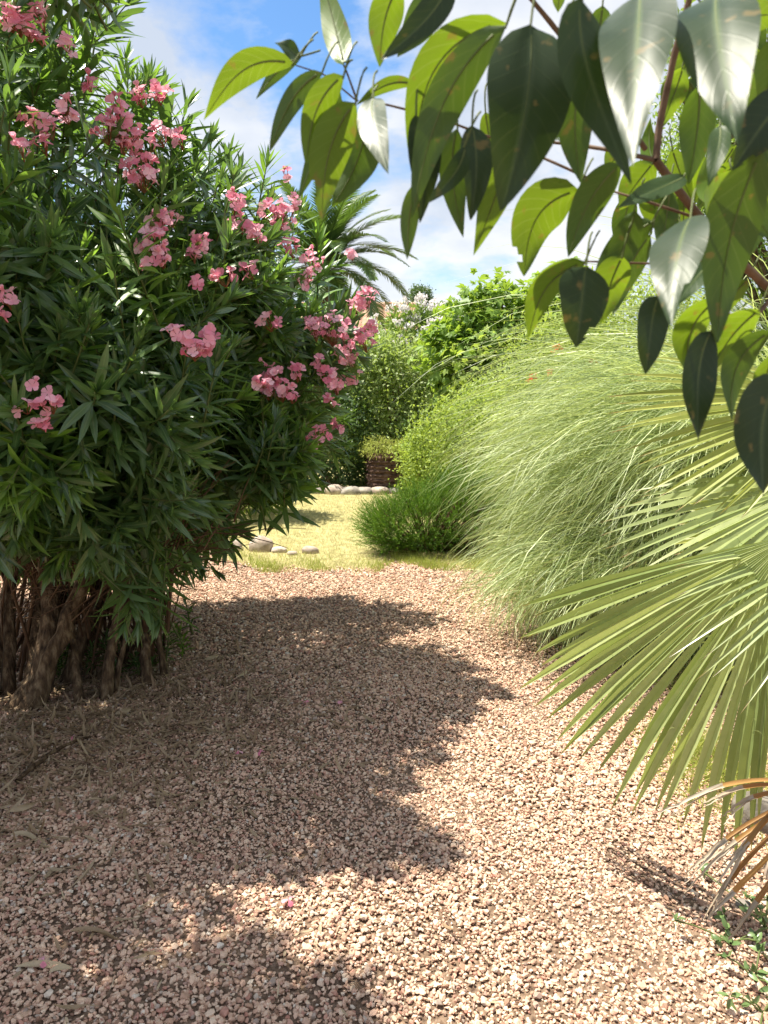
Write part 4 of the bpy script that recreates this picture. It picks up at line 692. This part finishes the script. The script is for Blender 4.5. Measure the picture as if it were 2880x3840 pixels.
for (pts, ra, rb) in BR:
    ra *= .72; rb *= .75
    q = smooth_path(pl(*pts)); g = Geo(); tube(g, q, np.linspace(ra, rb, len(q)), 8, bump=.06); g.build('branch', M['fg_bark'], nt_)
TYPES = {'g': (np.array([-.1, .80, .55]), .035, 'fg_new'), 'm': (np.array([.15, .93, .28]), .02, 'fg_old'), 'd': (np.array([.25, -.97, .12]), .0, 'fg_shade'), 's': (np.array([-.42, -.66, .62]), -.075, 'fg_old'), 'b': (np.array([-.2, -.85, .45]), -.04, 'fg_old')}
def bigleaf(b, t, w, d, ty, bow=0., curl=.25):
    nv, dd, mt = TYPES[ty]; Lpx = math.hypot(t[0]-b[0], t[1]-b[1]); A = P3(*b, d); B = P3(*t, d+dd*Lpx/450.)
    T = B-A; L = np.linalg.norm(T); T = T/L; nv = unit(nv+rnd_dir(1)[0]*.12); nv = unit(nv-T*np.dot(nv, T)); S = np.cross(T, nv)
    vw = unit((A+B)/2-CAM); pr = np.linalg.norm(S-vw*np.dot(S, vw)); ww = w*(.88 if ty in 'gm' else .95)/FPX*d/max(.5, pr)
    K, cols = 16, 7; tt = np.linspace(0, 1, K+1); us = np.linspace(-1, 1, cols); Sv = np.cross(T, vw)
    mid = A+T*(L*tt)[:, None]+Sv*(bow*L*np.sin(np.pi*tt**.8))[:, None]+nv*(curl*.25*L*np.sin(np.pi*tt))[:, None]
    Tt = unit(np.gradient(mid, axis=0)); St = unit(S-Tt*(Tt@S)[:, None]); Nt = np.cross(St, Tt)
    pf = np.clip(np.sin(np.pi*tt**.70), 0, 1)**.9*(1-.08*tt)+.010
    ph = rng.uniform(0, 6.28); G = np.zeros((K+1, cols, 3)); Aa = np.zeros((K+1, cols, 3)); r = rng.random()
    for j, u in enumerate(us):
        hw = ww*.5*pf; wav = .05*ww*abs(u)**2*np.sin(tt*9+ph+u*1.5)
        G[:, j] = mid+St*(u*hw)[:, None]+Nt*(abs(u)*hw*.22-.10*hw*u*u+wav)[:, None]; Aa[:, j] = np.stack([np.full(K+1, r), np.full(K+1, u), tt], -1)
    i = np.arange(K)[:, None]*cols+np.arange(cols-1)[None]; F = np.stack([i, i+1, i+cols+1, i+cols], -1).reshape(-1, 4)
    nib = rng.random()
    if nib < .08 or b == (2172, 715):
        c0 = rng.integers(8, 13); side = 0 if b == (2172, 715) else rng.choice([0, cols-2]); cut = {(c0, side), (c0+1, side)} | ({(13, 1)} if b == (2172, 715) else set())
        F = F[[k for k in range(len(F)) if (k//(cols-1), k % (cols-1)) not in cut]]
    g = Geo(); g.add(G, F, Aa)
    pe = A-T*.012+np.array([0, 0, .01]); tube(g, bez(pe+np.array([.004, .006, .004]), pe, A+T*.002, 5), .0008, 5, 1)
    tube(g, mid[1:-1]-Nt[1:-1]*.0004, np.linspace(.0009, .0002, K-1), 5, 1)
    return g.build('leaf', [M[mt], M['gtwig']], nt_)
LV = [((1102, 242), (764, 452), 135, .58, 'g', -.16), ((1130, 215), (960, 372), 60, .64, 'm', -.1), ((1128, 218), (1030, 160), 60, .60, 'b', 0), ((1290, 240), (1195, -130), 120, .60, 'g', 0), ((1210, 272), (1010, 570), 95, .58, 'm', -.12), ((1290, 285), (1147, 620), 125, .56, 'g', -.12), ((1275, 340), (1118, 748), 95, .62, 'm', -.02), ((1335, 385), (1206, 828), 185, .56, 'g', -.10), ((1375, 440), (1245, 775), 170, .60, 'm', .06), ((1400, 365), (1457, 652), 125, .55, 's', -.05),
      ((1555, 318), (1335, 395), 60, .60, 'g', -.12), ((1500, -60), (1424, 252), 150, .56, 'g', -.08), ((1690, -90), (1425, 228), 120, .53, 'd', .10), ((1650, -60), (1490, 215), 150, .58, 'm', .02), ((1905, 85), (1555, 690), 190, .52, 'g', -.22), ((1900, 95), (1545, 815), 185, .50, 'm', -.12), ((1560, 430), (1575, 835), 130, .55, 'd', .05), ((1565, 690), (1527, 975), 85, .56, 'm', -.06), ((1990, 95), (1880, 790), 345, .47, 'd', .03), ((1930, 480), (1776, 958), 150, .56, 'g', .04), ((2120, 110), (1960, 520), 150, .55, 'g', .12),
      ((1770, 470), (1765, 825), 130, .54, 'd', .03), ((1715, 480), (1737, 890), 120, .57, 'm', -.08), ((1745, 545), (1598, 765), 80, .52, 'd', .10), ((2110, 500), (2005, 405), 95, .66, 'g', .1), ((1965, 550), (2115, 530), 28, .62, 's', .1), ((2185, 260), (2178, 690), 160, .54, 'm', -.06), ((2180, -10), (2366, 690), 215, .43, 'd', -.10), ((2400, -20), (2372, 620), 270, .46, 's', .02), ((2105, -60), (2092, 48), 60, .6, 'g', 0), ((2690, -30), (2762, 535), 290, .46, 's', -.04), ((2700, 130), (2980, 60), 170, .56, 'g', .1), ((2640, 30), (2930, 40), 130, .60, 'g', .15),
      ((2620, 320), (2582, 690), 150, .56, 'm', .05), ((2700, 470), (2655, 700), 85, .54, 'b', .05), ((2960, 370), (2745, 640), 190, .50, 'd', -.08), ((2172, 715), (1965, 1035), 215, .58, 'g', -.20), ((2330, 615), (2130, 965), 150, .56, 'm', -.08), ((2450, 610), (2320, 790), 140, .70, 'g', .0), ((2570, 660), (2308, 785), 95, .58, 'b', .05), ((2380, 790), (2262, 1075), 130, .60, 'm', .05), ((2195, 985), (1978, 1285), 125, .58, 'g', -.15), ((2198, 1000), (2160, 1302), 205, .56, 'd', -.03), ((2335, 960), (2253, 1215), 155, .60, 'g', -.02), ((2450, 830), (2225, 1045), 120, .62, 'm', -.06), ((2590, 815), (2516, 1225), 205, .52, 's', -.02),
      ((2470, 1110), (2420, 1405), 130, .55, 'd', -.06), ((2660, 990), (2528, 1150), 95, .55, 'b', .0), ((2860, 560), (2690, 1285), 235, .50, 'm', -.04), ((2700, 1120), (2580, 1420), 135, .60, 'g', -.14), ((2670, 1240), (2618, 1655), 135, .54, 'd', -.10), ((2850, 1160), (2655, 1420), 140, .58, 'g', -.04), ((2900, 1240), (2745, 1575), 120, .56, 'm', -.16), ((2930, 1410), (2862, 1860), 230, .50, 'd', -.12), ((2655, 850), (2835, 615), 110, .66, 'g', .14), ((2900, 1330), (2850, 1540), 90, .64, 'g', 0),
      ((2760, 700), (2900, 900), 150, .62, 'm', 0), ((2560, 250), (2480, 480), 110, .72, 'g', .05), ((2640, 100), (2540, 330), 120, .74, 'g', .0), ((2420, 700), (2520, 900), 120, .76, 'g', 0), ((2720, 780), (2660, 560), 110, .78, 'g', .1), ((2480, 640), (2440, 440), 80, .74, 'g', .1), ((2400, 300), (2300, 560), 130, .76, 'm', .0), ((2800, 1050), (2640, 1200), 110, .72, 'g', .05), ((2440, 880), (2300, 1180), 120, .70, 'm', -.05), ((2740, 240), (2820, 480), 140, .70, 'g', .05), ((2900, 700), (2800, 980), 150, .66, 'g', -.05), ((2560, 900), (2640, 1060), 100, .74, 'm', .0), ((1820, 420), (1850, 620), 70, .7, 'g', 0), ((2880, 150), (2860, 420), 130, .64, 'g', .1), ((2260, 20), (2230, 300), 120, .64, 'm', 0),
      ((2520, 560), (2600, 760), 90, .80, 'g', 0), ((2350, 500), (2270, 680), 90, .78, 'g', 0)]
for k in range(24):
    u, v = rng.uniform(2280, 2920), rng.uniform(-40, 900); l = rng.uniform(190, 300); a = rng.normal()*.5
    LV.append(((u, v), (u+math.sin(a)*l, v+math.cos(a)*l), l*rng.uniform(.38, .5), rng.uniform(.74, .95), 'ggmm'[k % 4], rng.normal()*.08))
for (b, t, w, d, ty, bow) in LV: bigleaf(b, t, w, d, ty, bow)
# the rest of this tree's crown, above and to the right of the frame
g = Geo(); n = 420; P = np.stack([rng.uniform(.05, 1.5, n), rng.uniform(.25, 1.2, n), rng.uniform(2.02, 2.8, n)], -1); ok = (P[:, 2]-1.5) > (P[:, 1]*.52+.10); P = P[ok]; n = len(P)
leaves(g, P, unit(rnd_dir(n)*.6+[0, 0, -.8]), rnd_dir(n)+[0, 0, .6], .11, .05, 5, p_oval, .5, .2, None, 3); g.build('foliage', M['fg_old'], nt_)
